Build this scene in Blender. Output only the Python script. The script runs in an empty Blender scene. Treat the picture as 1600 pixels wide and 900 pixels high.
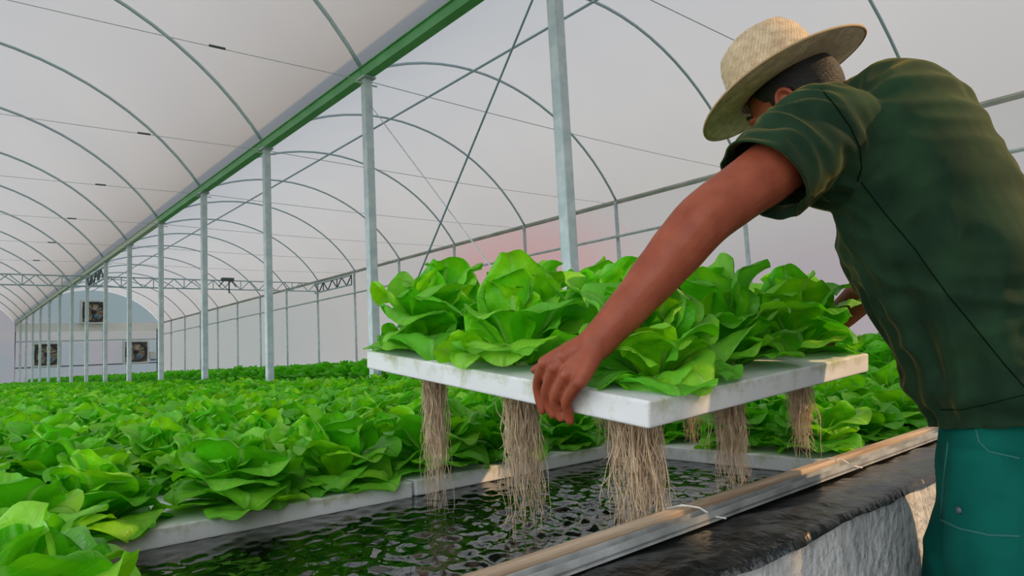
import bpy, bmesh, math, random
import numpy as np
from mathutils import Vector, Matrix, noise
from mathutils.bvhtree import BVHTree

random.seed(7); rng = np.random.default_rng(7)
sc = bpy.context.scene
COL = sc.collection
PI = math.pi

# ------------------------------------------------------------------ camera
CAM = np.array([0.0, 0.0, 1.1])
F_PX, YAW, PITCH, ROLL = 1074.4, .702, .0968, -.05
_f = np.array([math.sin(YAW)*math.cos(PITCH), math.cos(YAW)*math.cos(PITCH), math.sin(PITCH)])
_r0 = np.array([math.cos(YAW), -math.sin(YAW), 0.0]); _u0 = np.cross(_r0, _f)
_r = _r0*math.cos(ROLL)+_u0*math.sin(ROLL); _u = _u0*math.cos(ROLL)-_r0*math.sin(ROLL)
cd = bpy.data.cameras.new('camera'); cam = bpy.data.objects.new('camera', cd); COL.objects.link(cam)
cd.sensor_fit = 'HORIZONTAL'; cd.sensor_width = 36.0; cd.lens = F_PX/1600*36.0
cd.clip_start = .02; cd.clip_end = 400
m = Matrix.Identity(4)
for i in range(3):
    m[i][0] = _r[i]; m[i][1] = _u[i]; m[i][2] = -_f[i]; m[i][3] = CAM[i]
cam.matrix_world = m
sc.camera = cam

# ------------------------------------------------------------------ light
w = bpy.data.worlds.new('overcast_sky'); sc.world = w; w.use_nodes = True
bg = w.node_tree.nodes['Background']
bg.inputs['Color'].default_value = (.94, .98, 1.02, 1); bg.inputs['Strength'].default_value = 2.85
sl = bpy.data.lights.new('sun', 'SUN'); sl.energy = 3.6; sl.angle = .02; sl.color = (1.0, .62, .30)
sun = bpy.data.objects.new('sun', sl); COL.objects.link(sun); sun.location = (6, -6, 5)
_sd = Vector((.95, -1.0, .78)).normalized()
sun.rotation_euler = _sd.to_track_quat('Z', 'Y').to_euler()
vs = sc.view_settings
vs.view_transform = 'Standard'; vs.look = 'None'; vs.gamma = 1.0; vs.use_curve_mapping = False; vs.exposure = 0.0
sc.display_settings.display_device = 'sRGB'
sc.cycles.max_bounces = 8; sc.cycles.diffuse_bounces = 5; sc.cycles.transmission_bounces = 6
sc.cycles.use_denoising = True
sc.cycles.caustics_reflective = False; sc.cycles.caustics_refractive = False

# ------------------------------------------------------------------ helpers
def unproj(x, y, d):
    return CAM + d*(_f + _r*(x-800)/F_PX - _u*(y-450)/F_PX)
def proj(P):
    P = np.asarray(P)-CAM; z = P@_f
    return 800+F_PX*(P@_r)/z, 450-F_PX*(P@_u)/z, z

class MB:
    def __init__(s): s.v = []; s.f = []; s.uv = None
    def add(s, vs, fs):
        o = len(s.v); s.v += [tuple(map(float, p)) for p in vs]; s.f += [tuple(i+o for i in f) for f in fs]; return s
    def box(s, c, d, rot=None):
        x, y, z = d[0]/2, d[1]/2, d[2]/2
        P = [(-x,-y,-z),(x,-y,-z),(x,y,-z),(-x,y,-z),(-x,-y,z),(x,-y,z),(x,y,z),(-x,y,z)]
        P = [Vector(p) for p in P]
        if rot is not None: P = [rot @ p for p in P]
        P = [p+Vector(c) for p in P]
        return s.add(P, [(3,2,1,0),(4,5,6,7),(0,1,5,4),(1,2,6,5),(2,3,7,6),(3,0,4,7)])
    def tube(s, pts, r, n=8, caps=True, flat=1.0):
        pts = [Vector(map(float, p)) for p in pts]; k = len(pts)
        rs = r if hasattr(r, '__len__') else [r]*k
        t0 = (pts[1]-pts[0]).normalized()
        a = Vector((0,0,1)) if abs(t0.z) < .9 else Vector((1,0,0))
        nrm = (a - t0*a.dot(t0)).normalized()
        V = []
        for i, p in enumerate(pts):
            t = (pts[min(i+1,k-1)]-pts[max(i-1,0)])
            t = t.normalized() if t.length > 1e-9 else t0
            nrm = (nrm - t*nrm.dot(t)).normalized(); b = t.cross(nrm)
            for j in range(n):
                an = 2*PI*j/n
                V.append(p+(nrm*math.cos(an)+b*math.sin(an)*flat)*rs[i])
        Fs = [(i*n+j, i*n+(j+1)%n, (i+1)*n+(j+1)%n, (i+1)*n+j) for i in range(k-1) for j in range(n)]
        if caps: Fs += [tuple(range(n-1,-1,-1)), tuple((k-1)*n+j for j in range(n))]
        return s.add(V, Fs)
    def lathe(s, prof, n=24, M=None, caps=True):
        V = [(r*math.cos(2*PI*j/n), r*math.sin(2*PI*j/n), z) for r, z in prof for j in range(n)]
        if M is not None: V = [M @ Vector(p) for p in V]
        k = len(prof)
        Fs = [(i*n+j, i*n+(j+1)%n, (i+1)*n+(j+1)%n, (i+1)*n+j) for i in range(k-1) for j in range(n)]
        if caps: Fs += [tuple(range(n-1,-1,-1)), tuple((k-1)*n+j for j in range(n))]
        return s.add(V, Fs)
    def mesh(s, name, smooth=False, bevel=0):
        me = bpy.data.meshes.new(name); me.from_pydata(s.v, [], s.f); me.update()
        if bevel:
            bm = bmesh.new(); bm.from_mesh(me)
            bmesh.ops.bevel(bm, geom=list(bm.edges), offset=bevel, segments=2, affect='EDGES', profile=.6)
            bm.to_mesh(me); bm.free()
        if smooth: me.polygons.foreach_set('use_smooth', [True]*len(me.polygons))
        return me
    def build(s, name, mat, parent=None, smooth=False, bevel=0):
        return link(name, s.mesh(name, smooth, bevel), mat, parent)

def link(name, me, mat=None, parent=None):
    if mat is not None and me is not None and not me.materials: me.materials.append(mat)
    o = bpy.data.objects.new(name, me); COL.objects.link(o)
    if parent is not None: o.parent = parent
    return o
def tag(o, label, cat, group=None, kind=None):
    o['label'] = label
    if cat: o['category'] = cat
    if group: o['group'] = group
    if kind: o['kind'] = kind
    return o
def thing(name, label, cat, loc=(0,0,0), rz=0, group=None):
    o = bpy.data.objects.new(name, None); COL.objects.link(o); o.empty_display_size = .05
    o.location = loc; o.rotation_euler = (0,0,rz)
    return tag(o, label, cat, group)
def struct(o, label=None):
    o['kind'] = 'structure'
    if label: o['label'] = label
    return o

# ------------------------------------------------------------------ materials
def mat(name, col, rough=.6, metal=0.0, **kw):
    mt = bpy.data.materials.new(name); mt.use_nodes = True
    nt = mt.node_tree; b = nt.nodes['Principled BSDF']
    b.inputs['Base Color'].default_value = (*col, 1); b.inputs['Roughness'].default_value = rough; b.inputs['Metallic'].default_value = metal
    for k, v in kw.items():
        b.inputs[k.replace('_', ' ')].default_value = v
    return mt
def N(nt, typ, **kw):
    n = nt.nodes.new(typ)
    for k, v in kw.items(): setattr(n, k, v)
    return n
def noise_col(mt, c1, c2, scale, lo=.35, hi=.65, coord='Object', detail=6, stretch=None, bump=0, bscale=None, bdist=.01, rough=None):
    nt = mt.node_tree; b = nt.nodes['Principled BSDF']
    tc = N(nt, 'ShaderNodeTexCoord'); mp = N(nt, 'ShaderNodeMapping')
    nt.links.new(tc.outputs[coord], mp.inputs[0])
    if stretch: mp.inputs['Scale'].default_value = stretch
    nz = N(nt, 'ShaderNodeTexNoise'); nz.inputs['Scale'].default_value = scale; nz.inputs['Detail'].default_value = detail
    nt.links.new(mp.outputs[0], nz.inputs['Vector'])
    cr = N(nt, 'ShaderNodeValToRGB'); cr.color_ramp.elements[0].position = lo; cr.color_ramp.elements[1].position = hi
    cr.color_ramp.elements[0].color = (*c1, 1); cr.color_ramp.elements[1].color = (*c2, 1)
    nt.links.new(nz.outputs[0], cr.inputs[0]); nt.links.new(cr.outputs[0], b.inputs['Base Color'])
    if bump:
        n2 = N(nt, 'ShaderNodeTexNoise'); n2.inputs['Scale'].default_value = bscale or scale*4; n2.inputs['Detail'].default_value = 8
        nt.links.new(mp.outputs[0], n2.inputs['Vector'])
        bp = N(nt, 'ShaderNodeBump'); bp.inputs['Strength'].default_value = bump; bp.inputs['Distance'].default_value = bdist
        nt.links.new(n2.outputs[0], bp.inputs['Height']); nt.links.new(bp.outputs[0], b.inputs['Normal'])
    if rough:
        mr = N(nt, 'ShaderNodeMapRange'); mr.inputs[3].default_value, mr.inputs[4].default_value = rough
        nt.links.new(nz.outputs[0], mr.inputs[0]); nt.links.new(mr.outputs[0], b.inputs['Roughness'])
    return mt

def film_mat(name, col, spots=(), ncol=None, nscale=.25):
    """thin diffusing polythene: mostly translucent, a little reflected"""
    mt = bpy.data.materials.new(name); mt.use_nodes = True; nt = mt.node_tree
    for n in list(nt.nodes):
        if n.type != 'OUTPUT_MATERIAL': nt.nodes.remove(n)
    out = nt.nodes[0]
    tr = N(nt, 'ShaderNodeBsdfTranslucent'); df = N(nt, 'ShaderNodeBsdfDiffuse'); mx = N(nt, 'ShaderNodeMixShader')
    mx.inputs[0].default_value = .12
    nt.links.new(tr.outputs[0], mx.inputs[1]); nt.links.new(df.outputs[0], mx.inputs[2]); nt.links.new(mx.outputs[0], out.inputs[0])
    tc = N(nt, 'ShaderNodeTexCoord')
    c = N(nt, 'ShaderNodeRGB'); c.outputs[0].default_value = (*col, 1); cur = c.outputs[0]
    if ncol:
        nz = N(nt, 'ShaderNodeTexNoise'); nz.inputs['Scale'].default_value = nscale; nz.inputs['Detail'].default_value = 3
        nt.links.new(tc.outputs['Object'], nz.inputs['Vector'])
        mr = N(nt, 'ShaderNodeMapRange'); mr.inputs[1].default_value = .38; mr.inputs[2].default_value = .62
        nt.links.new(nz.outputs[0], mr.inputs[0])
        mc = N(nt, 'ShaderNodeMix', data_type='RGBA'); nt.links.new(mr.outputs[0], mc.inputs['Factor'])
        nt.links.new(cur, mc.inputs[6]); mc.inputs[7].default_value = (*ncol, 1); cur = mc.outputs[2]
    for (px, py, pz), (sx, sy, sz), scol in spots:      # soft-edged tint patches painted into the film
        mp = N(nt, 'ShaderNodeMapping'); mp.vector_type = 'TEXTURE'
        mp.inputs['Location'].default_value = (px, py, pz); mp.inputs['Scale'].default_value = (sx, sy, sz)
        nt.links.new(tc.outputs['Object'], mp.inputs[0])
        g = N(nt, 'ShaderNodeTexGradient', gradient_type='SPHERICAL'); nt.links.new(mp.outputs[0], g.inputs[0])
        mr = N(nt, 'ShaderNodeMapRange', interpolation_type='SMOOTHSTEP'); mr.inputs[1].default_value = 0; mr.inputs[2].default_value = .6
        nt.links.new(g.outputs['Fac'], mr.inputs[0])
        mc = N(nt, 'ShaderNodeMix', data_type='RGBA'); nt.links.new(mr.outputs[0], mc.inputs['Factor'])
        nt.links.new(cur, mc.inputs[6]); mc.inputs[7].default_value = (*scol, 1); cur = mc.outputs[2]
    nt.links.new(cur, tr.inputs[0]); nt.links.new(cur, df.inputs[0])
    return mt

M = {}
def fc(*c): return tuple(.190*x for x in c)      # thick white diffusing film lets about a fifth of the light through
M['roof_film'] = film_mat('roof_film', fc(.95,1.0,1.05), ncol=fc(.92,.97,1.03), nscale=.4)
M['side_film'] = film_mat('side_film', fc(1.16,1.24,1.36), ncol=fc(1.1,1.2,1.34), nscale=.3,
    spots=[((11.2, 13.6, 2.4), (9, 5.6, 2.9), fc(1.28,.92,1.04)), ((11.2, 4.5, 1.3), (9, 6.5, 2.3), fc(1.0,1.0,1.2)), ((11.2, 36, 2.2), (9, 17, 3.2), fc(.98,1.16,1.28))])  # pink patch painted in for colour showing through from behind the film
M['end_film'] = film_mat('end_film', fc(.95,1.12,1.24), ncol=fc(1.2,1.1,1.22), nscale=.33,
    spots=[((8, 48.6, 5.2), (5, 5, 2.4), fc(.86,1.08,1.18)), ((9, 48.6, 3.6), (8, 5, .7), fc(1.2,1.2,1.2))])
M['galv'] = noise_col(mat('galvanised_steel', (.5,.58,.6), .5, .35), (.42,.52,.55), (.58,.66,.68), 9, bump=.1, bscale=60)
M['galv_far'] = mat('galvanised_pipe', (.40,.52,.58), .45, .3)
M['gutter_green_reflection'] = noise_col(mat('gutter_lettuce_reflection', (.05,.28,.06), .4), (.09,.36,.12), (.13,.44,.16), 3)  # steel gutter, green reflection of the lettuces painted into its colour
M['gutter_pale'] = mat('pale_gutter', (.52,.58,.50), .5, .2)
M['dark_steel'] = mat('dark_steel', (.08,.11,.12), .5, .3)
M['rail_dark'] = noise_col(mat('weathered_eave_rail', (.35,.38,.36), .6, .2), (.30,.33,.30), (.5,.5,.46), 2)
M['cable'] = mat('steel_cable', (.22,.32,.38), .5, .4)
M['thin_wire'] = mat('thin_wire', (.55,.6,.63), .5, .3)
M['concrete'] = noise_col(mat('concrete_floor', (.3,.3,.28), .9), (.20,.19,.17), (.34,.32,.29), 2.2, bump=.3, bscale=30)
M['earth'] = noise_col(mat('earth', (.16,.17,.10), .95), (.10,.13,.06), (.22,.19,.13), .4)
M['plaster'] = noise_col(mat('rough_plaster', (.6,.61,.62), .9), (.42,.43,.44), (.66,.67,.69), 7, lo=.3, hi=.62, bump=1.0, bscale=32, bdist=.02)
M['liner'] = noise_col(mat('black_pond_liner', (.012,.013,.014), .25), (.006,.007,.008), (.018,.018,.018), 6, bump=.5, bscale=22, bdist=.02, rough=(.10,.34))
M['foam'] = noise_col(mat('white_foam', (.86,.87,.87), .7), (.66,.68,.69), (.74,.75,.76), 5, bump=.08, bscale=150)
def algae(mt):
    nt = mt.node_tree; b = nt.nodes['Principled BSDF']; src = b.inputs['Base Color'].links[0].from_socket
    tc = N(nt, 'ShaderNodeTexCoord'); nz = N(nt, 'ShaderNodeTexNoise'); nz.inputs['Scale'].default_value = 14; nz.inputs['Detail'].default_value = 9; nz.inputs['Roughness'].default_value = .7
    nt.links.new(tc.outputs['Object'], nz.inputs['Vector'])
    at = N(nt, 'ShaderNodeAttribute', attribute_name='edge')
    ad = N(nt, 'ShaderNodeMath', operation='MULTIPLY_ADD'); ad.inputs[1].default_value = .22; nt.links.new(at.outputs['Fac'], ad.inputs[0]); nt.links.new(nz.outputs[0], ad.inputs[2])
    mr = N(nt, 'ShaderNodeMapRange'); mr.inputs[1].default_value = .66; mr.inputs[2].default_value = .86; nt.links.new(ad.outputs[0], mr.inputs[0])
    mr.inputs[4].default_value = .75
    mc = N(nt, 'ShaderNodeMix', data_type='RGBA'); nt.links.new(mr.outputs[0], mc.inputs['Factor'])
    nt.links.new(src, mc.inputs[6]); mc.inputs[7].default_value = (.30, .34, .13, 1)
    nt.links.new(mc.outputs[2], b.inputs['Base Color'])
algae(M['foam'])
M['wood'] = noise_col(mat('bare_wood', (.45,.33,.22), .75), (.36,.25,.16), (.60,.46,.33), 5, stretch=(.6,12,12), bump=.2, bscale=30)
M['strip'] = noise_col(mat('galvanised_strip', (.5,.52,.52), .45, .5), (.34,.36,.36), (.62,.64,.64), 14)
M['tie'] = mat('white_wire', (.75,.74,.7), .5)
M['root'] = noise_col(mat('pale_roots', (.62,.46,.29), .8), (.46,.32,.19), (.76,.60,.42), 40, lo=.3, hi=.7)
M['water'] = mat('dark_water', (.004,.005,.005), .03, IOR=1.8)
M['soil'] = mat('dark_plug', (.03,.025,.02), .9)

def leaf_material():
    mt = bpy.data.materials.new('lettuce_leaf'); mt.use_nodes = True; nt = mt.node_tree; b = nt.nodes['Principled BSDF']
    L = nt.links.new
    uv = N(nt, 'ShaderNodeUVMap'); sep = N(nt, 'ShaderNodeSeparateXYZ'); L(uv.outputs[0], sep.inputs[0])
    tone = N(nt, 'ShaderNodeAttribute', attribute_name='tone'); oi = N(nt, 'ShaderNodeObjectInfo')
    # |u-.5|
    su = N(nt, 'ShaderNodeMath', operation='SUBTRACT'); su.inputs[1].default_value = .5; L(sep.outputs[0], su.inputs[0])
    ab = N(nt, 'ShaderNodeMath', operation='ABSOLUTE'); L(su.outputs[0], ab.inputs[0])
    cr = N(nt, 'ShaderNodeValToRGB'); e = cr.color_ramp.elements
    e[0].position = 0; e[0].color = (.10, .56, .006, 1)
    e[1].position = 1; e[1].color = (.80, 1.0, .04, 1)
    x = cr.color_ramp.elements.new(.5); x.color = (.52, .98, .008, 1)
    ra = N(nt, 'ShaderNodeMath', operation='MULTIPLY_ADD'); ra.inputs[1].default_value = .34; ra.inputs[2].default_value = -.17; L(oi.outputs['Random'], ra.inputs[0])
    ad = N(nt, 'ShaderNodeMath', operation='ADD'); L(tone.outputs['Fac'], ad.inputs[0]); L(ra.outputs[0], ad.inputs[1])
    nz = N(nt, 'ShaderNodeTexNoise'); nz.inputs['Scale'].default_value = 5; nz.inputs['Detail'].default_value = 4
    L(uv.outputs[0], nz.inputs['Vector'])
    nm = N(nt, 'ShaderNodeMath', operation='MULTIPLY_ADD'); nm.inputs[1].default_value = .4; nm.inputs[2].default_value = -.2; L(nz.outputs[0], nm.inputs[0])
    ad2 = N(nt, 'ShaderNodeMath', operation='ADD', use_clamp=True); L(ad.outputs[0], ad2.inputs[0]); L(nm.outputs[0], ad2.inputs[1])
    L(ad2.outputs[0], cr.inputs[0])
    # midrib and side veins
    vv = N(nt, 'ShaderNodeMath', operation='MULTIPLY_ADD'); vv.inputs[1].default_value = -1.0; L(ab.outputs[0], vv.inputs[0]); L(sep.outputs[1], vv.inputs[2])
    vf = N(nt, 'ShaderNodeMath', operation='MULTIPLY'); vf.inputs[1].default_value = 7.0; L(vv.outputs[0], vf.inputs[0])
    fr = N(nt, 'ShaderNodeMath', operation='PINGPONG'); fr.inputs[1].default_value = .5; L(vf.outputs[0], fr.inputs[0])
    vr = N(nt, 'ShaderNodeMapRange'); vr.inputs[1].default_value = .0; vr.inputs[2].default_value = .07; vr.inputs[3].default_value = .15; vr.inputs[4].default_value = 0; L(fr.outputs[0], vr.inputs[0])
    mrb = N(nt, 'ShaderNodeMapRange'); mrb.inputs[1].default_value = .008; mrb.inputs[2].default_value = .04; mrb.inputs[3].default_value = .75; mrb.inputs[4].default_value = 0; L(ab.outputs[0], mrb.inputs[0])
    mxv = N(nt, 'ShaderNodeMath', operation='MAXIMUM'); L(vr.outputs[0], mxv.inputs[0]); L(mrb.outputs[0], mxv.inputs[1])
    fade = N(nt, 'ShaderNodeMapRange'); fade.inputs[1].default_value = .35; fade.inputs[2].default_value = 1; fade.inputs[3].default_value = 1; fade.inputs[4].default_value = .25; L(sep.outputs[1], fade.inputs[0])
    mf = N(nt, 'ShaderNodeMath', operation='MULTIPLY'); L(mxv.outputs[0], mf.inputs[0]); L(fade.outputs[0], mf.inputs[1])
    mc = N(nt, 'ShaderNodeMix', data_type='RGBA'); L(mf.outputs[0], mc.inputs['Factor']); L(cr.outputs[0], mc.inputs[6]); mc.inputs[7].default_value = (.42, .68, .16, 1)
    # undersides are paler
    ge = N(nt, 'ShaderNodeNewGeometry'); mc2 = N(nt, 'ShaderNodeMix', data_type='RGBA')
    bf = N(nt, 'ShaderNodeMath', operation='MULTIPLY'); bf.inputs[1].default_value = .28; L(ge.outputs['Backfacing'], bf.inputs[0])
    L(bf.outputs[0], mc2.inputs['Factor']); L(mc.outputs[2], mc2.inputs[6]); mc2.inputs[7].default_value = (.30, .62, .12, 1)
    L(mc2.outputs[2], b.inputs['Base Color'])
    b.inputs['Roughness'].default_value = .38; b.inputs['Specular IOR Level'].default_value = .35
    n2 = N(nt, 'ShaderNodeTexNoise'); n2.inputs['Scale'].default_value = 7; n2.inputs['Detail'].default_value = 3; L(uv.outputs[0], n2.inputs['Vector'])
    hs = N(nt, 'ShaderNodeMath', operation='MULTIPLY_ADD'); hs.inputs[1].default_value = -.6; L(mxv.outputs[0], hs.inputs[0]); L(n2.outputs[0], hs.inputs[2])
    bp = N(nt, 'ShaderNodeBump'); bp.inputs['Strength'].default_value = .55; bp.inputs['Distance'].default_value = .008; L(hs.outputs[0], bp.inputs['Height']); L(bp.outputs[0], b.inputs['Normal'])
    tr = N(nt, 'ShaderNodeBsdfTranslucent'); mx = N(nt, 'ShaderNodeMixShader'); mx.inputs[0].default_value = .40
    L(mc2.outputs[2], tr.inputs[0]); L(b.outputs[0], mx.inputs[1]); L(tr.outputs[0], mx.inputs[2])
    L(mx.outputs[0], nt.nodes['Material Output'].inputs[0])
    return mt
M['leaf'] = leaf_material()

# ------------------------------------------------------------------ greenhouse
GX, EX, GZ = 3.607, 11.17, 4.25
LX = GX-(EX-GX)
Y0, Y1 = -2.0, 48.58
SPAN = EX-GX; RISE = 2.05; RAD = (SPAN**2/4+RISE**2)/(2*RISE)
def yi(i): return 6.584+3*(i-3)
def arch_pts(x0, y, n=26, dr=0.0):
    cx, cz = x0+SPAN/2, GZ+RISE-RAD; a = math.asin(SPAN/2/RAD)
    return [(cx+(RAD+dr)*math.sin(-a+2*a*k/n), y, cz+(RAD+dr)*math.cos(-a+2*a*k/n)) for k in range(n+1)]

b = MB(); b.box((4, 23, -.05), (17, 52, .1)); struct(b.build('floor', M['concrete']), 'grey concrete greenhouse floor')
b = MB(); b.box((4, 23, -.16), (240, 240, .1)); struct(b.build('ground_outside', M['earth']), 'earth ground around the greenhouse')
for nm, x0, lab in (('ceiling', GX, 'translucent white film vault over the right-hand span'), ('ceiling', LX, 'translucent white film vault over the left-hand span')):
    A = arch_pts(x0, Y0, 40, .03); B = arch_pts(x0, Y1, 40, .03); n = len(A)
    b = MB(); b.add(A+B, [(i, i+1, n+i+1, n+i) for i in range(n-1)]); struct(b.build(nm, M['roof_film'], smooth=True), lab)
b = MB(); b.add([(EX+.05, Y0, 0), (EX+.05, Y1, 0), (EX+.05, Y1, GZ), (EX+.05, Y0, GZ)], [(0,1,2,3)]); struct(b.build('wall_right', M['side_film']), 'tall translucent film side wall with a painted-in pink glow and lilac tint')
# unseen left side, rolled up to add sky light inside
o = MB().tube([(LX-.06, Y0, GZ-.18), (LX-.06, Y1, GZ-.18)], .11, 14).build('wall_left', M['roof_film'], smooth=True); struct(o, 'unseen film side wall of the left-hand span, rolled up under the gutter to add light')
def end_sheet(x0, y):
    A = arch_pts(x0, y, 40, .03); return [(x0, y, 0)]+A+[(x0+SPAN, y, 0)]
for x0 in (GX, LX):
    P = end_sheet(x0, Y1+.02); b = MB(); b.add(P, [tuple(range(len(P)))])
    struct(b.build('wall_back', M['end_film']), 'bluish and pink film end wall with exhaust fans' if x0 == GX else 'film end wall of the left-hand span')
# unseen near end wall of film, its doorway added to shape the low sun
DX0, DX1, DZ = 3.72, 4.95, 3.95
# unseen end of the left-hand span, left half open to add light inside
A = [p for p in arch_pts(LX, Y0, 40, .03) if p[0] > -.9]
P = [(A[0][0], Y0, 0)]+[p for p in A if p[2] > DZ+.2]+[(GX-.02, Y0, DZ), (GX-.02, Y0, 0)]; b = MB(); b.add(P, [tuple(range(len(P)))]); struct(b.build('wall_front', M['roof_film']), 'unseen film end wall behind the viewer, left half open to add light')
A = arch_pts(GX, Y0, 40, .03)
b = MB()
b.add([(DX1,Y0,0),(EX,Y0,0),(EX,Y0,DZ),(DX1,Y0,DZ)], [(0,1,2,3)])
P = [(GX,Y0,DZ)]+A+[(EX,Y0,DZ)]; b.add(P, [tuple(range(len(P)))])
struct(b.build('wall_front', M['roof_film']), 'unseen film end wall with a tall open doorway added to let the sun in')

# gutter
def gutter_section(y0, y1, x):
    pr = [(-.07,.07),(-.055,-.02),(.055,-.02),(.07,.07),(.09,.07),(.09,.08),(.062,.08),(.047,-.01),(-.047,-.01),(-.062,.08),(-.09,.08),(-.09,.07)]
    n = len(pr); b = MB()
    b.add([(x+p, y0, GZ+z) for p, z in pr]+[(x+p, y1, GZ+z) for p, z in pr], [(i, (i+1)%n, n+(i+1)%n, n+i) for i in range(n)]); return b
g = thing('roof_gutter', 'long valley gutter with painted-in green lettuce reflection, carried by the row of square posts', 'gutter', (GX, Y0, 0))
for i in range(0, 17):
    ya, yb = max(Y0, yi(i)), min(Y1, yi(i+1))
    o = gutter_section(ya+.004-Y0, yb-.004-Y0, 0).build('gutter_section', M['gutter_green_reflection'] if i < 6 else M['gutter_pale'], g)  # near sections carry the painted-in lettuce reflection, far ones stay pale
g = thing('roof_gutter', 'valley gutter along the far edge of the left-hand span', 'gutter', (LX, Y0, 0))
gutter_section(0, Y1-Y0, 0).build('gutter_section', M['gutter_pale'], g)

# posts of the gutter row
post_me = None
ordn = ['nearest', 'second', 'third', 'fourth', 'fifth', 'sixth', 'seventh', 'eighth', 'ninth', 'tenth', 'eleventh', 'twelfth', 'thirteenth', 'fourteenth', 'fifteenth', 'sixteenth']
b = MB(); b.box((0,0,(GZ-.82)/2), (.095,.095,GZ-.82)); shaft_me = b.mesh('shaft', bevel=.012)
b = MB(); b.box((0,0,GZ-.84), (.15,.17,.02)); b.box((0,.0,GZ-.90), (.26,.02,.012)); brk_me = b.mesh('bracket')
b = MB(); b.box((0,0,.008), (.16,.16,.016)); base_me = b.mesh('base_plate', bevel=.003)
bolt_me = MB().lathe([(.008,.0),(.008,.02),(.005,.028)], 8).mesh('anchor_bolt')
for mm in (shaft_me, brk_me, base_me, bolt_me): mm.materials.append(M['galv'])
for i in range(2, 17):
    k = i-2
    p = thing('square_post', ('nearest tall galvanised square post, rising behind the raised lettuces' if k == 0 else
        '%s galvanised square post along the gutter row, counted from the man' % ordn[k]), 'post', (GX, yi(i), .81), group='square posts of the gutter row')
    for nm, mm in (('shaft', shaft_me), ('bracket', brk_me), ('base_plate', base_me)): link(nm, mm, None, p)
    if i < 5:
        for sx in (-1, 1):
            for sy in (-1, 1): link('anchor_bolt', bolt_me, None, p).location = (sx*.065, sy*.065, .014)
# arches: steel hoops
def set_rel(me_pts, origin): return [tuple(np.array(p)-np.array(origin)) for p in me_pts]
hr = MB().tube(set_rel(arch_pts(GX, 0), (GX,0,GZ)), .024, 8).mesh('hoop', True); hr.materials.append(M['galv_far'])
for i in range(1, 17):
    o = link('steel_hoop', hr); o.location = (GX, yi(i), GZ)
    tag(o, 'curved steel roof hoop of the right-hand span springing from the %s gutter post' % (ordn[i-2] if i >= 2 else 'unseen'), 'roof hoop', 'hoops of the right-hand span')
    o = link('steel_hoop', hr); o.location = (LX, yi(i), GZ)
    tag(o, 'curved steel roof hoop of the left-hand span landing on the %s gutter post' % (ordn[i-2] if i >= 2 else 'unseen'), 'roof hoop', 'hoops of the left-hand span')
# ridge purlin
b = MB().tube([(GX+SPAN/2, Y0, GZ+RISE-.045), (GX+SPAN/2, Y1, GZ+RISE-.045)], .022, 8)
tag(b.build('ridge_pipe', M['galv_far'], smooth=True), 'straight ridge pipe running under the hoops of the right-hand span', 'pipe')
# tie wires
for i in range(2, 10):
    sag = [(GX+SPAN*k/12, yi(i), GZ-.05-.05*math.sin(PI*k/12)) for k in range(13)]
    tag(MB().tube(sag, .005, 5).build('tie_wire', M['thin_wire']), 'thin tie wire across the right-hand span at the %s gutter post' % ordn[i-2], 'wire', 'tie wires of the right-hand span')
    sag = [(LX+SPAN*k/12, yi(i), GZ-.05-.05*math.sin(PI*k/12)) for k in range(13)]
    t = thing('tie_wire', 'thin tie wire across the left-hand span at the %s gutter post' % ordn[i-2], 'wire', (LX, yi(i), GZ), group='tie wires of the left-hand span')
    MB().tube(set_rel(sag, (LX, yi(i), GZ)), .004, 5).build('wire', M['thin_wire'], t)
    MB().tube([(5.9,0,-.075),(6.05,0,-.072)], .013, 6).build('turnbuckle', M['dark_steel'], t)
# crossed brace cables between the nearest two posts
tag(MB().tube([(GX-.02, yi(2), GZ-.1), (GX-.02, yi(3), .86)], .009, 6).build('brace_cable', M['cable']), 'dark brace cable slanting down from the nearest post to the second', 'cable')
tag(MB().tube([(GX+.02, yi(3), GZ-.3), (GX+.02, yi(2), .86)], .006, 6).build('brace_cable', M['thin_wire']), 'pale thin brace cable slanting from the second post down to the nearest', 'cable')

# side wall frame
tag(MB().tube([(EX, Y0, GZ), (EX, Y1, GZ)], .05, 8).build('eave_rail', M['rail_dark']), 'weathered eave rail along the top of the right side wall', 'rail')
wp = MB().tube([(0,0,0), (0,0,GZ)], .04, 8).mesh('wall_post', True); wp.materials.append(M['galv'])
clip_me = MB().box((-.05,0,3.49), (.05,.14,.05)).mesh('clip'); clip_me.materials.append(M['rail_dark'])
for i in range(2, 17):
    p = thing('wall_post', 'round steel wall post under the eave, at the %s hoop of the side wall' % ordn[i-2], 'post', (EX-.04, yi(i), 0), group='side wall posts')
    link('shaft', wp, None, p); link('clip', clip_me, None, p)
tag(MB().tube([(EX-.09, Y0, 3.49), (EX-.09, Y1, 3.49)], .03, 8).build('wall_rail', M['galv']), 'upper horizontal pipe rail on the right side wall', 'rail')
tag(MB().tube([(EX-.09, 11.6, 2.86), (EX-.09, 16.0, 2.86)], .024, 8).build('wall_rail', M['galv']), 'short lower pipe rail in front of the pink film', 'rail')
for n_, (yy, zz) in enumerate([(7.6,1.95),(6.9,2.0),(6.2,2.05),(5.5,2.1),(4.9,2.12)]):
    tag(MB().lathe([(.02,0),(.028,.006),(.0,.012)], 10, Matrix.Translation((EX+.035, yy, zz)) @ Matrix.Rotation(-PI/2, 4, 'Y')).build('film_rivet', mat('blue_plastic_%d' % n_, (.12,.36,.6), .5)),
        'small blue film fastener on the lilac film of the right side wall', 'fastener', 'blue film fasteners')

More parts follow.
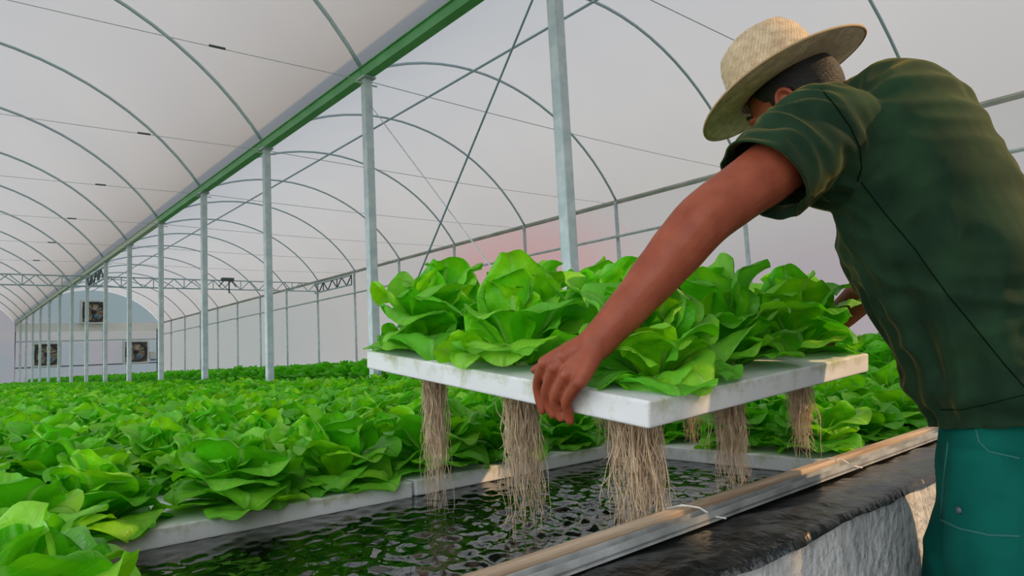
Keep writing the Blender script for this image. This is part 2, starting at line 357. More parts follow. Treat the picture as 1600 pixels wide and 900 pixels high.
# lattice girder across both spans and its end frames
def lattice(p0, p1, h, n, r, name, label, post=None):
    t = thing(name, label, 'girder', p0); p0 = Vector(p0); d = Vector(p1)-p0
    MB().tube([(0,0,0), d], r, 6).build('top_chord', M['galv_far'], t)
    MB().tube([(0,0,-h), d-Vector((0,0,h))], r, 6).build('bottom_chord', M['galv_far'], t)
    for k in range(n):
        a, c = d*(k/n), d*((k+1)/n)
        if k % 2 == 0: MB().tube([a, c-Vector((0,0,h))], r*.75, 5).build('web_bar', post or M['galv_far'], t)
        else: MB().tube([a-Vector((0,0,h)), c], r*.75, 5).build('web_bar', post or M['galv_far'], t)
        if k % 3 == 0: MB().tube([a, a-Vector((0,0,h))], r*.75, 5).build('web_post', post or M['galv_far'], t)
    return t
lattice((GX, yi(9), 4.17), (EX-.1, yi(9), 4.17), .31, 24, .022, 'lattice_girder', 'pale lattice girder crossing the right-hand span high up')
lattice((-1.0, yi(9), 4.17), (GX, yi(9), 4.17), .31, 14, .022, 'lattice_girder', 'pale lattice girder crossing the left-hand span high up')
lattice((GX, yi(8), 4.12), (GX, yi(9), 4.12), .33, 8, .03, 'lattice_girder', 'short dark lattice frame between two posts of the gutter row', M['dark_steel'])
lattice((EX-.15, yi(8), 4.12), (EX-.15, yi(9), 4.12), .33, 8, .03, 'lattice_girder', 'short dark lattice frame against the right side wall', M['dark_steel'])
t = thing('winch_motor', 'small dark winch motor hanging on the lattice girder', 'motor', (7.8, yi(9)-.06, 4.14))
MB().box((0,0,.06), (.42,.14,.12)).build('housing', M['dark_steel'], t, bevel=.02); MB().tube([(.05,0,0),(.05,0,-.42)], .025, 6).build('drop_bar', M['dark_steel'], t)
for s_ in (-1, 1): MB().tube([(s_*.14,0,0),(s_*.3,0,-.2)], .018, 6).build('strut', M['dark_steel'], t)

# end wall frame and fans
for zz, lab in ((3.25, 'upper'), (1.75, 'lower')):
    tag(MB().tube([(GX, Y1-.05, zz), (EX, Y1-.05, zz)], .035, 6).build('end_rail', M['dark_steel'] if zz < 2 else M['galv_far']), '%s horizontal rail on the far end wall' % lab, 'rail')
tag(MB().box((GX+SPAN/2, Y1-.04, 4.05), (SPAN, .04, .5)).build('end_band', mat('cream_band', (.85,.83,.80), .8)), 'cream film band across the far end wall below the arch', 'film band')
for xx, lab in ((8.0, 'dark slim post between the two lower fans'), (11.0, 'dark slim post at the right corner of the far end wall')):
    tag(MB().tube([(xx, Y1-.1, 0), (xx, Y1-.1, 3.9)], .035, 6).build('end_post', M['dark_steel']), lab, 'post')
M['fan_house'] = mat('fan_housing', (.62,.63,.62), .5, .2); M['fan_dark'] = mat('fan_black', (.03,.03,.035), .6)
M['fan_blade'] = mat('fan_blade', (.62,.50,.38), .5); M['fan_motor'] = mat('fan_motor_blue', (.05,.16,.30), .5)
def fan(x, z, s, label):
    t = thing('exhaust_fan', label, 'fan', (x, Y1-.22, z), group='exhaust fans on the end wall')
    h = s/2; b = MB()
    for c, d in (((0,0,h-.05),(s,.4,.1)), ((0,0,-h+.05),(s,.4,.1)), ((h-.05,0,0),(.1,.4,s-.2)), ((-h+.05,0,0),(.1,.4,s-.2))): b.box(c, d)
    b.build('housing', M['fan_house'], t)
    MB().box((0,.16,0), (s-.2,.03,s-.2)).build('shutter', M['fan_blade'], t)
    # octagonal shroud
    R1, R2 = h*1.09-.1, h*.92-.1; V = []; 
    for rr, yy in ((R1,-.2),(R2,-.2),(R2,.0),(R1,.0)): V += [(rr*math.cos(PI/8+k*PI/4), yy, rr*math.sin(PI/8+k*PI/4)) for k in range(8)]
    b = MB(); b.add(V, [(r_*8+k, r_*8+(k+1)%8, ((r_+1)%4)*8+(k+1)%8, ((r_+1)%4)*8+k) for r_ in range(4) for k in range(8)]); b.build('shroud', M['fan_dark'], t)
    for k in range(6):
        a = k*PI/3+.3; ca, sa = math.cos(a), math.sin(a)
        q = [(.1,-.05),(R2*.95,-.2),(R2*.95,.16),(.1,.05)]
        V = [(r_*ca-w_*sa, .03+w_*.2+yy, r_*sa+w_*ca) for yy in (0,.012) for r_, w_ in q]
        MB().add(V, [(3,2,1,0),(4,5,6,7),(0,1,5,4),(1,2,6,5),(2,3,7,6),(3,0,4,7)]).build('blade', M['fan_blade'], t)
        if k % 2 == 0: MB().tube([(0,-.12,0), (R2*ca,-.12,R2*sa)], .03, 5).build('strut', M['fan_dark'], t)
    MB().lathe([(.14,-.16),(.14,.1),(.08,.12)], 12, Matrix.Rotation(PI/2,4,'X')).build('hub', M['fan_dark'], t)
    MB().box((.12,-.16,-.28), (.3,.16,.2)).build('motor', M['fan_motor'], t, bevel=.03)
fan(7.45, 4.95, 1.42, 'exhaust fan high in the arch of the far end wall')
fan(5.1, 2.45, 1.42, 'lower left exhaust fan on the far end wall')
fan(9.75, 2.45, 1.42, 'lower right exhaust fan on the far end wall')
t = thing('control_box', 'small grey control box beside the lower right fan', 'control box', (10.75, Y1-.082, 2.2))
MB().box((0,0,0), (.42,.2,.5)).build('body', M['fan_house'], t, bevel=.02); MB().box((0,-.11,-.28), (.3,.1,.1)).build('cable_box', M['fan_motor'], t)

# ------------------------------------------------------------------ ponds
WY0, WY1, WZ = .597, .757, .778
PXL, PXR = -1.6, 3.50
WATER = .717
WROT = Matrix.Translation((.8,.69,0)) @ Matrix.Rotation(.04, 4, 'Z') @ Matrix.Translation((-.8,-.69,0))   # the end wall is not quite square
b = MB()
b.box((.95, (WY0+WY1)/2, WZ/2), (PXR+.25+1.85, WY1-WY0, WZ)); o = b.build('wall_pond_front', M['plaster'], bevel=.012); o.matrix_world = WROT; struct(o, 'low rough plastered concrete pond wall under black liner')
b = MB(); b.box((PXR+.125, 24.6, WZ/2-.003), (.25, 48.0-.02, WZ-.006)); struct(b.build('wall_pond_side', M['plaster']), 'long concrete pond side wall below the posts')
b = MB(); b.box((PXL-.125, 24.6, WZ/2-.003), (.25, 48.0-.02, WZ-.006)); struct(b.build('wall_pond_left', M['plaster']), 'long concrete pond wall on the left')
b = MB(); b.box(((PXL+PXR)/2, 24.7, .45), (PXR-PXL, 47.8, .02)); struct(b.build('floor_pond', M['liner']), 'black lined pond floor')
# water
xs = np.linspace(PXL+.01, 1.98, 380); ys = np.linspace(WY1-.07, 1.76, 118)
XX, YY = np.meshgrid(xs, ys); ZZ = np.zeros_like(XX)
for k in range(60):
    lam = .016*(1.07**(k*.40)); a = rng.uniform(0, 2*PI); ph = rng.uniform(0, 2*PI)
    ZZ += lam*.024*rng.uniform(.4,1)*np.sin(2*PI/lam*(XX*math.cos(a)+YY*math.sin(a))+ph)
env = .25+1.0*np.exp(-(((XX-1.25)/.55)**2+((YY-1.15)/.42)**2))
ZZ = ZZ*env
for (cx, cy) in ((1.02,1.3),(1.3,1.1),(1.45,.95),(1.1,.95),(1.55,1.3),(.75,1.25)):
    rr = np.hypot(XX-cx, YY-cy); ZZ += .0022*np.sin(rr*2*PI/.038)*np.exp(-rr/.12)
ZZ *= .5
nyy, nxx = XX.shape
V = [(x, y, WATER+z) for x, y, z in zip(XX.ravel(), YY.ravel(), ZZ.ravel())]
Fq = [(j*nxx+i, j*nxx+i+1, (j+1)*nxx+i+1, (j+1)*nxx+i) for j in range(nyy-1) for i in range(nxx-1)]
b = MB(); b.add(V, Fq); b.add([(1.98,WY1,WATER),(PXR-.01,WY1,WATER),(PXR-.01,1.76,WATER),(1.98,1.76,WATER)], [(0,1,2,3)])
b.add([(PXL+.01,1.76,WATER),(PXR-.01,1.76,WATER),(PXR-.01,48.5,WATER),(PXL+.01,48.5,WATER)], [(0,1,2,3)])
tag(b.build('pond_water', M['water'], smooth=True), 'dark rippling pond water in the gap left by the raised raft', 'water', kind='stuff')

# pond liner over the wall
def liner():
    nu, nv = 300, 26; V = []
    for i in range(nu+1):
        x = -1.7+ (PXR+.2+1.7)*i/nu
        edge = .004+.010*noise.noise((x*3, 1.3, 0))+.006*noise.noise((x*11, 4.1, 0))
        path = [(.835,.56), (.795,.68), (.774,.755), (.757,.786), (.70,.784), (WY0+.02,.782), (WY0-.006,.778), (WY0-.010,.760+edge)]
        L = [0]
        for a, c in zip(path, path[1:]): L.append(L[-1]+math.hypot(c[0]-a[0], c[1]-a[1]))
        for j in range(nv+1):
            s_ = L[-1]*j/nv; k = max(q for q in range(len(L)-1) if L[q] <= s_+1e-9); t_ = (s_-L[k])/(L[k+1]-L[k])
            y = path[k][0]+(path[k+1][0]-path[k][0])*t_; z = path[k][1]+(path[k+1][1]-path[k][1])*t_
            d = .006*noise.noise((x*9+y*14, y*26, z*6))+.004*abs(noise.noise((x*24-y*30, y*20, 3)))
            out = min(1, max(0, (z-.66)/.1))
            V.append((x, y - (.004*out if y < WY0+.01 else 0), z+max(-.002, d)*out+.003))
    Fq = [(i*(nv+1)+j, (i+1)*(nv+1)+j, (i+1)*(nv+1)+j+1, i*(nv+1)+j+1) for i in range(nu) for j in range(nv)]
    b = MB(); b.add(V, Fq); return b
o = liner().build('pond_liner', M['liner'], smooth=True); o.matrix_world = WROT
tag(o, 'wet black plastic liner sheet wrapped over the pond wall', 'liner sheet')
o = tag(MB().box((.95, .758, .806), (5.0, .022, .028)).build('wooden_batten', M['wood'], bevel=.003), 'long bare wooden batten lying along the pond wall', 'batten'); o.matrix_world = WROT
t = thing('metal_strip', 'long galvanised metal strip beside the wooden batten', 'metal strip'); t.matrix_world = WROT @ Matrix.Translation((.95, .728, .794))
MB().box((0, 0, .004), (5.0, .026, .008)).build('flange', M['strip'], t); MB().box((0, -.0115, .011), (5.0, .003, .014)).build('lip', M['strip'], t); MB().box((0, .0115, .011), (5.0, .003, .014)).build('lip', M['strip'], t)
for k, x in enumerate((1.02, 1.62)):
    pts = [(x-.03,.80,.79), (x-.015,.785,.815), (x,.76,.822), (x+.015,.735,.818), (x+.03,.718,.803), (x+.05,.706,.797)]
    o = tag(MB().tube(pts, .0016, 5).build('wire_tie', M['tie']), 'thin white wire tied over the batten %s' % ('below the nearest root bundle' if k == 0 else 'near the right end of the water gap'), 'wire'); o.matrix_world = WROT

# ------------------------------------------------------------------ rafts
RS = .882; RT = .045
def raft_mesh(bev=.007):
    """foam board with pot holes drawn as edge wear attribute"""
    n = 14; b = MB(); h = RS/2-.004
    me = MB().box((0,0,0), (2*h, 2*h, RT)).mesh('raft')
    bm = bmesh.new(); bm.from_mesh(me)
    bmesh.ops.bevel(bm, geom=list(bm.edges), offset=bev, segments=3, affect='EDGES', profile=.6)
    for ax in range(2):
        for k in range(1, n):
            co = [0,0,0]; co[ax] = -h+2*h*k/n; no = [0,0,0]; no[ax] = 1
            bmesh.ops.bisect_plane(bm, geom=list(bm.verts)+list(bm.edges)+list(bm.faces), plane_co=co, plane_no=no)
    bm.to_mesh(me); bm.free()
    at = me.attributes.new('edge', 'FLOAT', 'POINT')
    vals = []
    for v in me.vertices:
        ex = min(h-abs(v.co.x), h-abs(v.co.y)); vals.append(max(0, 1-ex/.02) if v.co.z > 0 else .35*max(0, 1-ex/.02))
    at.data.foreach_set('value', vals)
    me.polygons.foreach_set('use_smooth', [False]*len(me.polygons)); me.materials.append(M['foam']); return me
RM = raft_mesh()
RZ = .7395
cols = [-.721, .163, 1.046, 1.93, 2.815]   # left edges of the raft columns
slots = []
k = 0
for r in range(0, 52):
    for c, x0 in enumerate(cols):
        if r == 0 and c <= 2: continue
        w_ = .75 if c == 4 else 1.0; l_ = .88 if r == 0 else 1.0     # the boards along the side wall are cut narrower
        yb = (1.70-RS*l_-.004) if r == 0 else 1.70+(r-1)*RS
        slots.append((x0+RS*w_/2, yb+RS*l_/2, r, c))
slots.append((-.215, 1.70-.006-RS/2, 0, 0))      # a raft still floating at the left end of the gap
for (x, y, r, c) in slots:
    o = link('foam_raft', RM); o.location = (x, y, RZ+random.uniform(-.002,.002)); o.scale = (.75 if c == 4 else 1, .88 if r == 0 and c > 0 else 1, 1)
    if r <= 1:
        lab = {(0,0):'white foam raft at the left end of the water gap, in the bottom left corner', (0,3):'white foam raft floating at the right end of the water gap', (0,4):'white foam raft in the pond corner beside the side wall',
               (1,0):'white foam raft at the left edge of the view along the water gap', (1,1):'white foam raft along the water gap, left of the raised raft',
               (1,2):'white foam raft behind the water gap, under the raised raft', (1,3):'white foam raft behind the right end of the water gap', (1,4):'white foam raft second from the front along the side wall'}[(r,c)]
        tag(o, lab, 'raft', 'floating foam rafts')
    else:
        tag(o, 'white foam raft hidden under the dense lettuce field', 'raft', 'floating foam rafts under the field')

# second pond beyond the posts
b = MB(); b.box((7.3, 24.6, .43), (6.6, 47.6, .86)); struct(b.build('wall_second_pond', M['plaster']), 'second raised lettuce bed beyond the posts')

# ------------------------------------------------------------------ lettuce
def leaf_arrays(L, W, a0, am, a1, cup, ruf, seed, nu=8, nv=10, pk=.003):
    """broad rounded blade: elevation a0 at the base, am in the middle, a1 at the tip"""
    rg = np.random.default_rng(seed)
    v = np.linspace(0, 1, nv+1); u = np.linspace(-1, 1, nu+1)
    fine = np.linspace(0, 1, 101)
    ang = np.radians(a0*2*(fine-.5)*(fine-1)+am*4*fine*(1-fine)+a1*2*fine*(fine-.5))
    R = np.concatenate([[0], np.cumsum(np.cos((ang[1:]+ang[:-1])/2))])*L/100; Z = np.concatenate([[0], np.cumsum(np.sin((ang[1:]+ang[:-1])/2))])*L/100
    U, V = np.meshgrid(u, v)
    s = np.clip(V/.6, 0, 1); s = s*s*(3-2*s)
    HW = (.30+.70*s-.30*np.clip((V-.62)/.38, 0, 1)**2.5)*W/2
    VE = np.clip(V-.30*U**2*V**3, 0, 1)                     # rows arc back at the margin, so the tip is round
    rc = np.interp(VE, fine, R); zc = np.interp(VE, fine, Z); an = np.interp(VE, fine, ang)
    ph = rg.uniform(0, 2*PI, 6)
    edge = np.maximum(np.abs(U)*np.clip(V*2, 0, 1), np.clip((V-.55)/.45, 0, 1))
    th = np.arctan2(U, V-.45); we = np.clip((edge-.45)/.55, 0, 1)**1.5
    wave = np.sin(2*th+ph[0])*.55+np.sin(4*th+ph[1])*.5+np.sin(7*th+ph[2])*.13
    pucker = pk*(np.sin(U*8+ph[3])*np.sin(V*17+ph[4])+np.sin(U*5-V*12+ph[5]))*np.clip(V*2-.3, 0, 1)
    rib = -.05*W*np.exp(-(U/.16)**2)*np.clip(1-V, .12, 1)
    off = cup*HW*np.abs(U)**2.2*(1-.55*we) + ruf*W*we*wave + pucker + rib + rg.uniform(-.25,.25)*V*HW*U
    cu = np.cos(np.clip(np.abs(cup), 0, 1.2)*.6*np.abs(U))
    X = rc-np.sin(an)*off; Zz = zc+np.cos(an)*off
    Y = HW*U*cu + rg.uniform(-.08, .08)*L*V**2
    P = np.stack([X, Y, Zz], -1).reshape(-1, 3); UV = np.stack([U*.5+.5, V], -1).reshape(-1, 2)
    w_ = nu+1
    Fq = np.array([(j*w_+i, j*w_+i+1, (j+1)*w_+i+1, (j+1)*w_+i) for j in range(nv) for i in range(nu)])
    return P, UV, Fq
def mesh_arrays(name, P, UV, Fq, tone, mt):
    me = bpy.data.meshes.new(name)
    me.vertices.add(len(P)); me.vertices.foreach_set('co', P.astype(np.float32).ravel())
    me.loops.add(Fq.size); me.loops.foreach_set('vertex_index', Fq.astype(np.int32).ravel())
    me.polygons.add(len(Fq)); me.polygons.foreach_set('loop_start', np.arange(0, Fq.size, 4, dtype=np.int32))
    me.update(calc_edges=True)
    uvl = me.uv_layers.new(name='UVMap'); uvl.data.foreach_set('uv', UV[Fq.ravel()].astype(np.float32).ravel())
    at = me.attributes.new('tone', 'FLOAT', 'POINT'); at.data.foreach_set('value', (np.ones(len(P))*tone).astype(np.float32))
    me.polygons.foreach_set('use_smooth', np.ones(len(Fq), dtype=bool)); me.materials.append(mt); me.validate()
    return me
# ring: L, W, a0, am, a1, cup, ruf, tone, number, radial start, height start
RINGS = [
    (.142, .150, 16,  2, -14, .05, .050, .02, 5, .014, .004),
    (.150, .160, 38, 14, -72, -.05, .060, .10, 6, .012, .004),
    (.165, .178, 50, 38, -42, .15, .060, .25, 6, .012, .010),
    (.168, .180, 58, 62, -12, .38, .060, .45, 5, .012, .014),
    (.158, .160, 64, 86,  36, .62, .055, .65, 5, .010, .018),
    (.132, .130, 74, 98, 105, .80, .045, .85, 4, .010, .022),
]
NVAR = 5
def ring_leaf(ri, seed, nu, nv):
    L, W, a0, am, a1, cup, ruf, tone, n, r0, z0 = RINGS[ri]
    rg = np.random.default_rng(seed*31+ri)
    return leaf_arrays(L*rg.uniform(.92,1.1), W*rg.uniform(.9,1.12), a0+rg.uniform(-6,6), am+rg.uniform(-9,9), a1+rg.uniform(-20,20), cup*rg.uniform(.7,1.3), ruf*rg.uniform(.7,1.4), seed*17+ri, nu, nv)
LEAF = {}
for ri in range(len(RINGS)):
    for k in range(NVAR):
        P, UV, Fq = ring_leaf(ri, k+1, 14, 14)
        LEAF[ri, k] = mesh_arrays('leaf', P, UV, Fq, RINGS[ri][6], M['leaf'])
def head_layout(seed, rings=range(6)):
    rg = np.random.default_rng(seed+500); out = []
    for ri in rings:
        L, W, a0, am, a1, cup, ruf, tone, n, r0, z0 = RINGS[ri]
        p0 = rg.uniform(0, 2*PI)
        for k in range(n):
            out.append((ri, int(rg.integers(NVAR)), p0+2*PI*k/n+rg.uniform(-.22,.22), rg.uniform(.88,1.12), rg.uniform(-.13,.13), rg.uniform(-.16,.16), r0, z0))
    return out
LAYOUTS = [head_layout(s) for s in range(7)]
def leaf_matrix(e):
    ri, k, phi, s_, tilt, rollv, r0, z0 = e
    return Matrix.Translation((r0*math.cos(phi), r0*math.sin(phi), z0)) @ Matrix.Rotation(phi, 4, 'Z') @ Matrix.Rotation(-tilt, 4, 'Y') @ Matrix.Rotation(rollv, 4, 'X') @ Matrix.Diagonal((s_, s_, s_, 1))
LMATS = [[leaf_matrix(e) for e in lay] for lay in LAYOUTS]
stem_me = MB().lathe([(.012,-.03),(.02,.0),(.024,.015),(.016,.035)], 10).mesh('stem', True); stem_me.materials.append(mat('pale_stem', (.45,.6,.25), .6))
def lettuce(loc, rz, scale, layout, label, group, tilt=None, zs=1.0):
    t = thing('lettuce_head', label, 'lettuce', loc, rz, group); t.scale = (scale, scale, scale*zs)
    if tilt: t.rotation_euler = (tilt[0], tilt[1], rz)
    for e, mx in zip(LAYOUTS[layout], LMATS[layout]):
        o = bpy.data.objects.new('leaf', LEAF[e[0], e[1]]); COL.objects.link(o); o.parent = t; o.matrix_local = mx
    o = link('stem', stem_me, None, t)
    return t

# planting positions -------------------------------------------------------
HS = .294
TOPZ = RZ+RT/2
spots = []      # x, y, z, scale, bed, raft slot
for (x, y, r, c) in slots:
    for a in range(2 if c == 4 else 3):
        for d in range(3):
            spots.append((x+((a-.5)*1.1 if c == 4 else a-1)*HS+random.uniform(-.02,.02), y+(d-1)*HS*(.9 if r == 0 and c else 1)+random.uniform(-.02,.02)-(.025 if r == 1 and d == 0 else 0), TOPZ, random.uniform(.88,1.1), 1, r, c, a, d))
for i in range(16):
    xx = 4.25+i*.40
    for j in range(int((48-.9)/.36)):
        spots.append((xx+random.uniform(-.03,.03), 1.0+j*.36+random.uniform(-.03,.03), .86, random.uniform(1.15,1.4), 2, 0, 0, 0, i))
def in_view(s_):
    px, py, d = proj((s_[0], s_[1], s_[2]+.08)); m_ = 170/d
    return d > .3 and -m_ < px < 1600+m_ and -m_ < py < 900+m_
def order_key(s_): return proj(s_[:3])[2]
vis = sorted([s_ for s_ in spots if in_view(s_) and s_[4] == 1], key=order_key)
near = vis[:290]; near_set = set(near)
front = sorted([s_ for s_ in near if s_[5] == 1 and s_[8] == 0], key=lambda s_: s_[0])
fx = {s_: i for i, s_ in enumerate(front)}
FL = ['first', 'second', 'third', 'fourth', 'fifth', 'sixth', 'seventh', 'eighth', 'ninth', 'tenth', 'eleventh', 'twelfth', 'thirteenth', 'fourteenth', 'fifteenth']
second = {s_: i for i, s_ in enumerate(sorted([s_ for s_ in near if s_[5] == 1 and s_[8] == 1], key=lambda s_: s_[0]))}
right0 = {s_: i for i, s_ in enumerate(sorted([s_ for s_ in near if s_[5] == 0 and s_[7] is not None and s_[6] > 0], key=lambda s_: (s_[8], s_[0])))}
rows = {}
for s_ in near:
    if s_[5] >= 1 and 2 <= (s_[5]-1)*3+s_[8] <= 5: rows.setdefault((s_[5]-1)*3+s_[8], []).append(s_)
rowpos = {s_: (k, i) for k, L_ in rows.items() for i, s_ in enumerate(sorted(L_, key=lambda q: q[0]))}
for n_, s_ in enumerate(near):
    rnd = random.Random(n_)
    if s_ in fx: lab, grp = '%s lettuce from the left in the front row along the water gap' % FL[fx[s_]], 'front row lettuces at the water gap'
    elif s_ in second: lab, grp = '%s lettuce from the left in the row just behind the front row' % FL[second[s_]], 'second row lettuces'
    elif s_[5] == 0 and s_[6] == 0: lab, grp = 'lettuce on the raft at the left end of the water gap, %s from the front' % FL[s_[8]], 'lettuces at the left end of the water gap'
    elif s_ in right0: lab, grp = 'lettuce right of the water gap by the batten, row %s, %s from the left' % (FL[s_[8]], FL[right0[s_] % 6]), 'lettuces right of the water gap'
    elif s_ in rowpos: lab, grp = '%s lettuce from the left in the %s row back from the water gap' % (FL[rowpos[s_][1]], FL[rowpos[s_][0]]), 'lettuces a few rows into the field'
    else: lab, grp = 'bright green butterhead lettuce packed in the dense field behind the front rows', 'lettuces in the dense field'
    sc_ = s_[3]*(1.08 if s_ in fx else 1.0)
    lettuce((s_[0], s_[1], s_[2]), rnd.uniform(0, 2*PI), sc_, rnd.randrange(7), lab, grp, tilt=(rnd.uniform(-.08,.08), rnd.uniform(-.08,.08)), zs=rnd.uniform(.9,1.12))

# the rest of the field as one joined mesh per bed
def low_head(seed, nu, nv, keep):
    Ps, UVs, Fs, Ts, o = [], [], [], [], 0
    lay = LAYOUTS[seed % 7]
    for q_, e in enumerate(lay):
        if not keep(q_, e): continue
        P, UV, Fq = ring_leaf(e[0], e[1]+1, nu, nv); mx = np.array(leaf_matrix(e))
        P = P@mx[:3,:3].T+mx[:3,3]
        Ps.append(P); UVs.append(UV); Fs.append(Fq+o); Ts.append(np.full(len(P), RINGS[e[0]][6]+((q_*37) % 11-5)*.02)); o += len(P)
    return np.concatenate(Ps), np.concatenate(UVs), np.concatenate(Fs), np.concatenate(Ts)
LODA = [low_head(s_, 4, 5, lambda q_, e: e[0] > 1 or (e[0] == 1 and q_ % 2 == 0)) for s_ in range(5)]
LODB = [low_head(s_, 2, 3, lambda q_, e: e[0] > 1 and q_ % 4 != 0) for s_ in range(5)]
def field(name, label, pts, dark=0.0):
    Ps, UVs, Fs, Ts, o = [], [], [], [], 0
    for s_ in pts:
        d = proj(s_[:3])[2]; lod = LODA if (0 < d < 13 and in_view(s_)) else LODB
        P, UV, Fq, T = lod[random.randrange(5)]
        a = random.uniform(0, 2*PI); ca, sa = math.cos(a)*s_[3], math.sin(a)*s_[3]
        Q = np.stack([P[:,0]*ca-P[:,1]*sa+s_[0], P[:,0]*sa+P[:,1]*ca+s_[1], P[:,2]*s_[3]*random.uniform(.85,1.15)+s_[2]], -1)
        Ps.append(Q); UVs.append(UV); Fs.append(Fq+o); Ts.append(T+random.uniform(-.15,.15)-dark); o += len(P)
    me = mesh_arrays(name, np.concatenate(Ps), np.concatenate(UVs), np.concatenate(Fs), np.clip(np.concatenate(Ts),0,1), M['leaf'])
    return tag(link(name, me), label, 'lettuces', kind='stuff')
field('lettuce_field', 'far stretch of the bright green lettuce field reaching the end wall', [s_ for s_ in spots if s_[4] == 1 and s_ not in near_set])
field('lettuce_field', 'taller darker green lettuces in the bed beyond the posts', [s_ for s_ in spots if s_[4] == 2], .16)

# ------------------------------------------------------------------ the raised raft
c_near = unproj(1015, 628, 1.08); c_left = unproj(592, 543, 1.80); c_right = unproj(1362, 552, 1.67)
ex = Vector(c_right-c_near).normalized(); ey = Vector(c_left-c_near); ey = (ey-ex*ey.dot(ex)).normalized(); ez = ex.cross(ey)
RAFT_M = Matrix(((ex.x, ey.x, ez.x, 0), (ex.y, ey.y, ez.y, 0), (ex.z, ey.z, ez.z, 0), (0,0,0,1)))
ctr = Vector(c_near)+ex*RS/2+ey*RS/2-ez*RT/2
RAFT_M.translation = ctr
raft = link('foam_raft', raft_mesh(.006)); raft.matrix_world = RAFT_M
tag(raft, 'white foam raft lifted out of the pond by the man, roots hanging below', 'raft')
def roots(seed, length, rad, nstr):
    rg = random.Random(seed); b = MB()
    nstr = int(nstr*1.5)
    for k in range(nstr):
        core = k < nstr*.62
        a = rg.uniform(0, 2*PI); r0 = rad*math.sqrt(rg.random())*(1.0 if core else 1.0)
        ln = length*(rg.uniform(.22,.7) if core else rg.uniform(.5,1.08))
        p = Vector((r0*math.cos(a), r0*math.sin(a), .004)); dv = Vector((0,0,0)); pts = [p.copy()]
        nseg = 11; spread = rg.uniform(-.15,.3) if core else rg.uniform(-.2,.9)
        ph = rg.uniform(0, 10)
        clump = rg.choice([(.9,.3),(-.6,.8),(.1,-.9),(-.9,-.3),(.2,.2)])
        for s_ in range(nseg):
            t_ = (s_+1)/nseg
            wob = Vector((noise.noise((ph, t_*4, k*.37)), noise.noise((ph+9, t_*4, k*.37)), 0))*.012*(1 if core else 1.7)
            tgt = Vector((r0*math.cos(a), r0*math.sin(a), 0))*(1+spread*t_)
            tgt = tgt.lerp(Vector((clump[0]*rad, clump[1]*rad, 0)), .65*t_ if core else .25*t_)
            pts.append(Vector((tgt.x+wob.x, tgt.y+wob.y, -ln*t_)))
        w0 = rg.uniform(.0007,.0014)
        b.tube(pts, [w0*(1-.6*i/nseg) for i in range(nseg+1)], 4, caps=False)
        if not core and rg.random() < .7:
            for q_ in range(3):
                i0 = rg.randrange(3, nseg-1); base = pts[i0]; d = Vector((rg.uniform(-1,1), rg.uniform(-1,1), -1.2)).normalized()*rg.uniform(.015,.04)
                b.tube([base, base+d*.5+Vector((0,0,-.004)), base+d], [.0008,.0006,.0004], 3, caps=False)
    return b.mesh('roots', True)
RL = ['near left corner', 'middle of the left edge', 'far left corner']
labs = {(0,0):'deep green lettuce on the near corner of the raised raft, beside the hand', (1,0):'lettuce at the middle of the near right edge of the raised raft',
        (2,0):'lettuce on the right corner of the raised raft, by the man', (0,1):'lettuce on the raised raft just left of the gripping hand', (0,2):'lettuce on the far left corner of the raised raft',
        (1,1):'lettuce in the middle of the raised raft, behind the forearm', (2,1):'lettuce on the raised raft behind its right corner lettuce',
        (1,2):'lettuce at the middle of the far edge of the raised raft', (2,2):'lettuce on the far right corner of the raised raft'}
rootlen = {(0,0):(.30,.050,175), (1,0):(.24,.034,150), (2,0):(.20,.030,130), (0,1):(.31,.038,170), (0,2):(.34,.030,130), (1,1):(.27,.032,100), (2,1):(.24,.028,90), (1,2):(.26,.028,80), (2,2):(.24,.026,80)}
eul = RAFT_M.to_euler(); HR = .315
for i in range(3):
    for j in range(3):
        hx = (.04, -.012) if (i,j) == (0,0) else (0, 0)
        p = RAFT_M @ Vector(((i-1)*HR+hx[0], (j-1)*HR+hx[1], RT/2-.004))
        n_ = i*3+j
        sc_ = {(0,0):.98, (0,2):1.14, (0,1):1.10}.get((i,j), 1.08)
        h = lettuce(p, 0, sc_, [0,1,5,3,2,4,6,1,3][n_], labs[i,j], 'lettuces on the raised raft', zs=1.15)
        h.rotation_euler = (eul.x, eul.y, [5.6,2.5,.4,3.9,5.2,.8,2.2,4.4,3.1][n_])
        ln, rd, ns = rootlen[i,j]
        me = roots(n_+3, ln, rd, ns); me.materials.append(M['root'])
        r_ = link('roots', me); r_.parent = h
        q = (RAFT_M @ Vector(((i-1)*HR, (j-1)*HR, -RT/2)))
        # roots hang straight down below the board
        mw = Matrix.Translation(q)
        hm = Matrix.LocRotScale(h.location, h.rotation_euler, h.scale)
        r_.matrix_parent_inverse = hm.inverted(); r_.matrix_basis = mw
        r_['label'] = 'bundle of pale brown roots hanging towards the water'

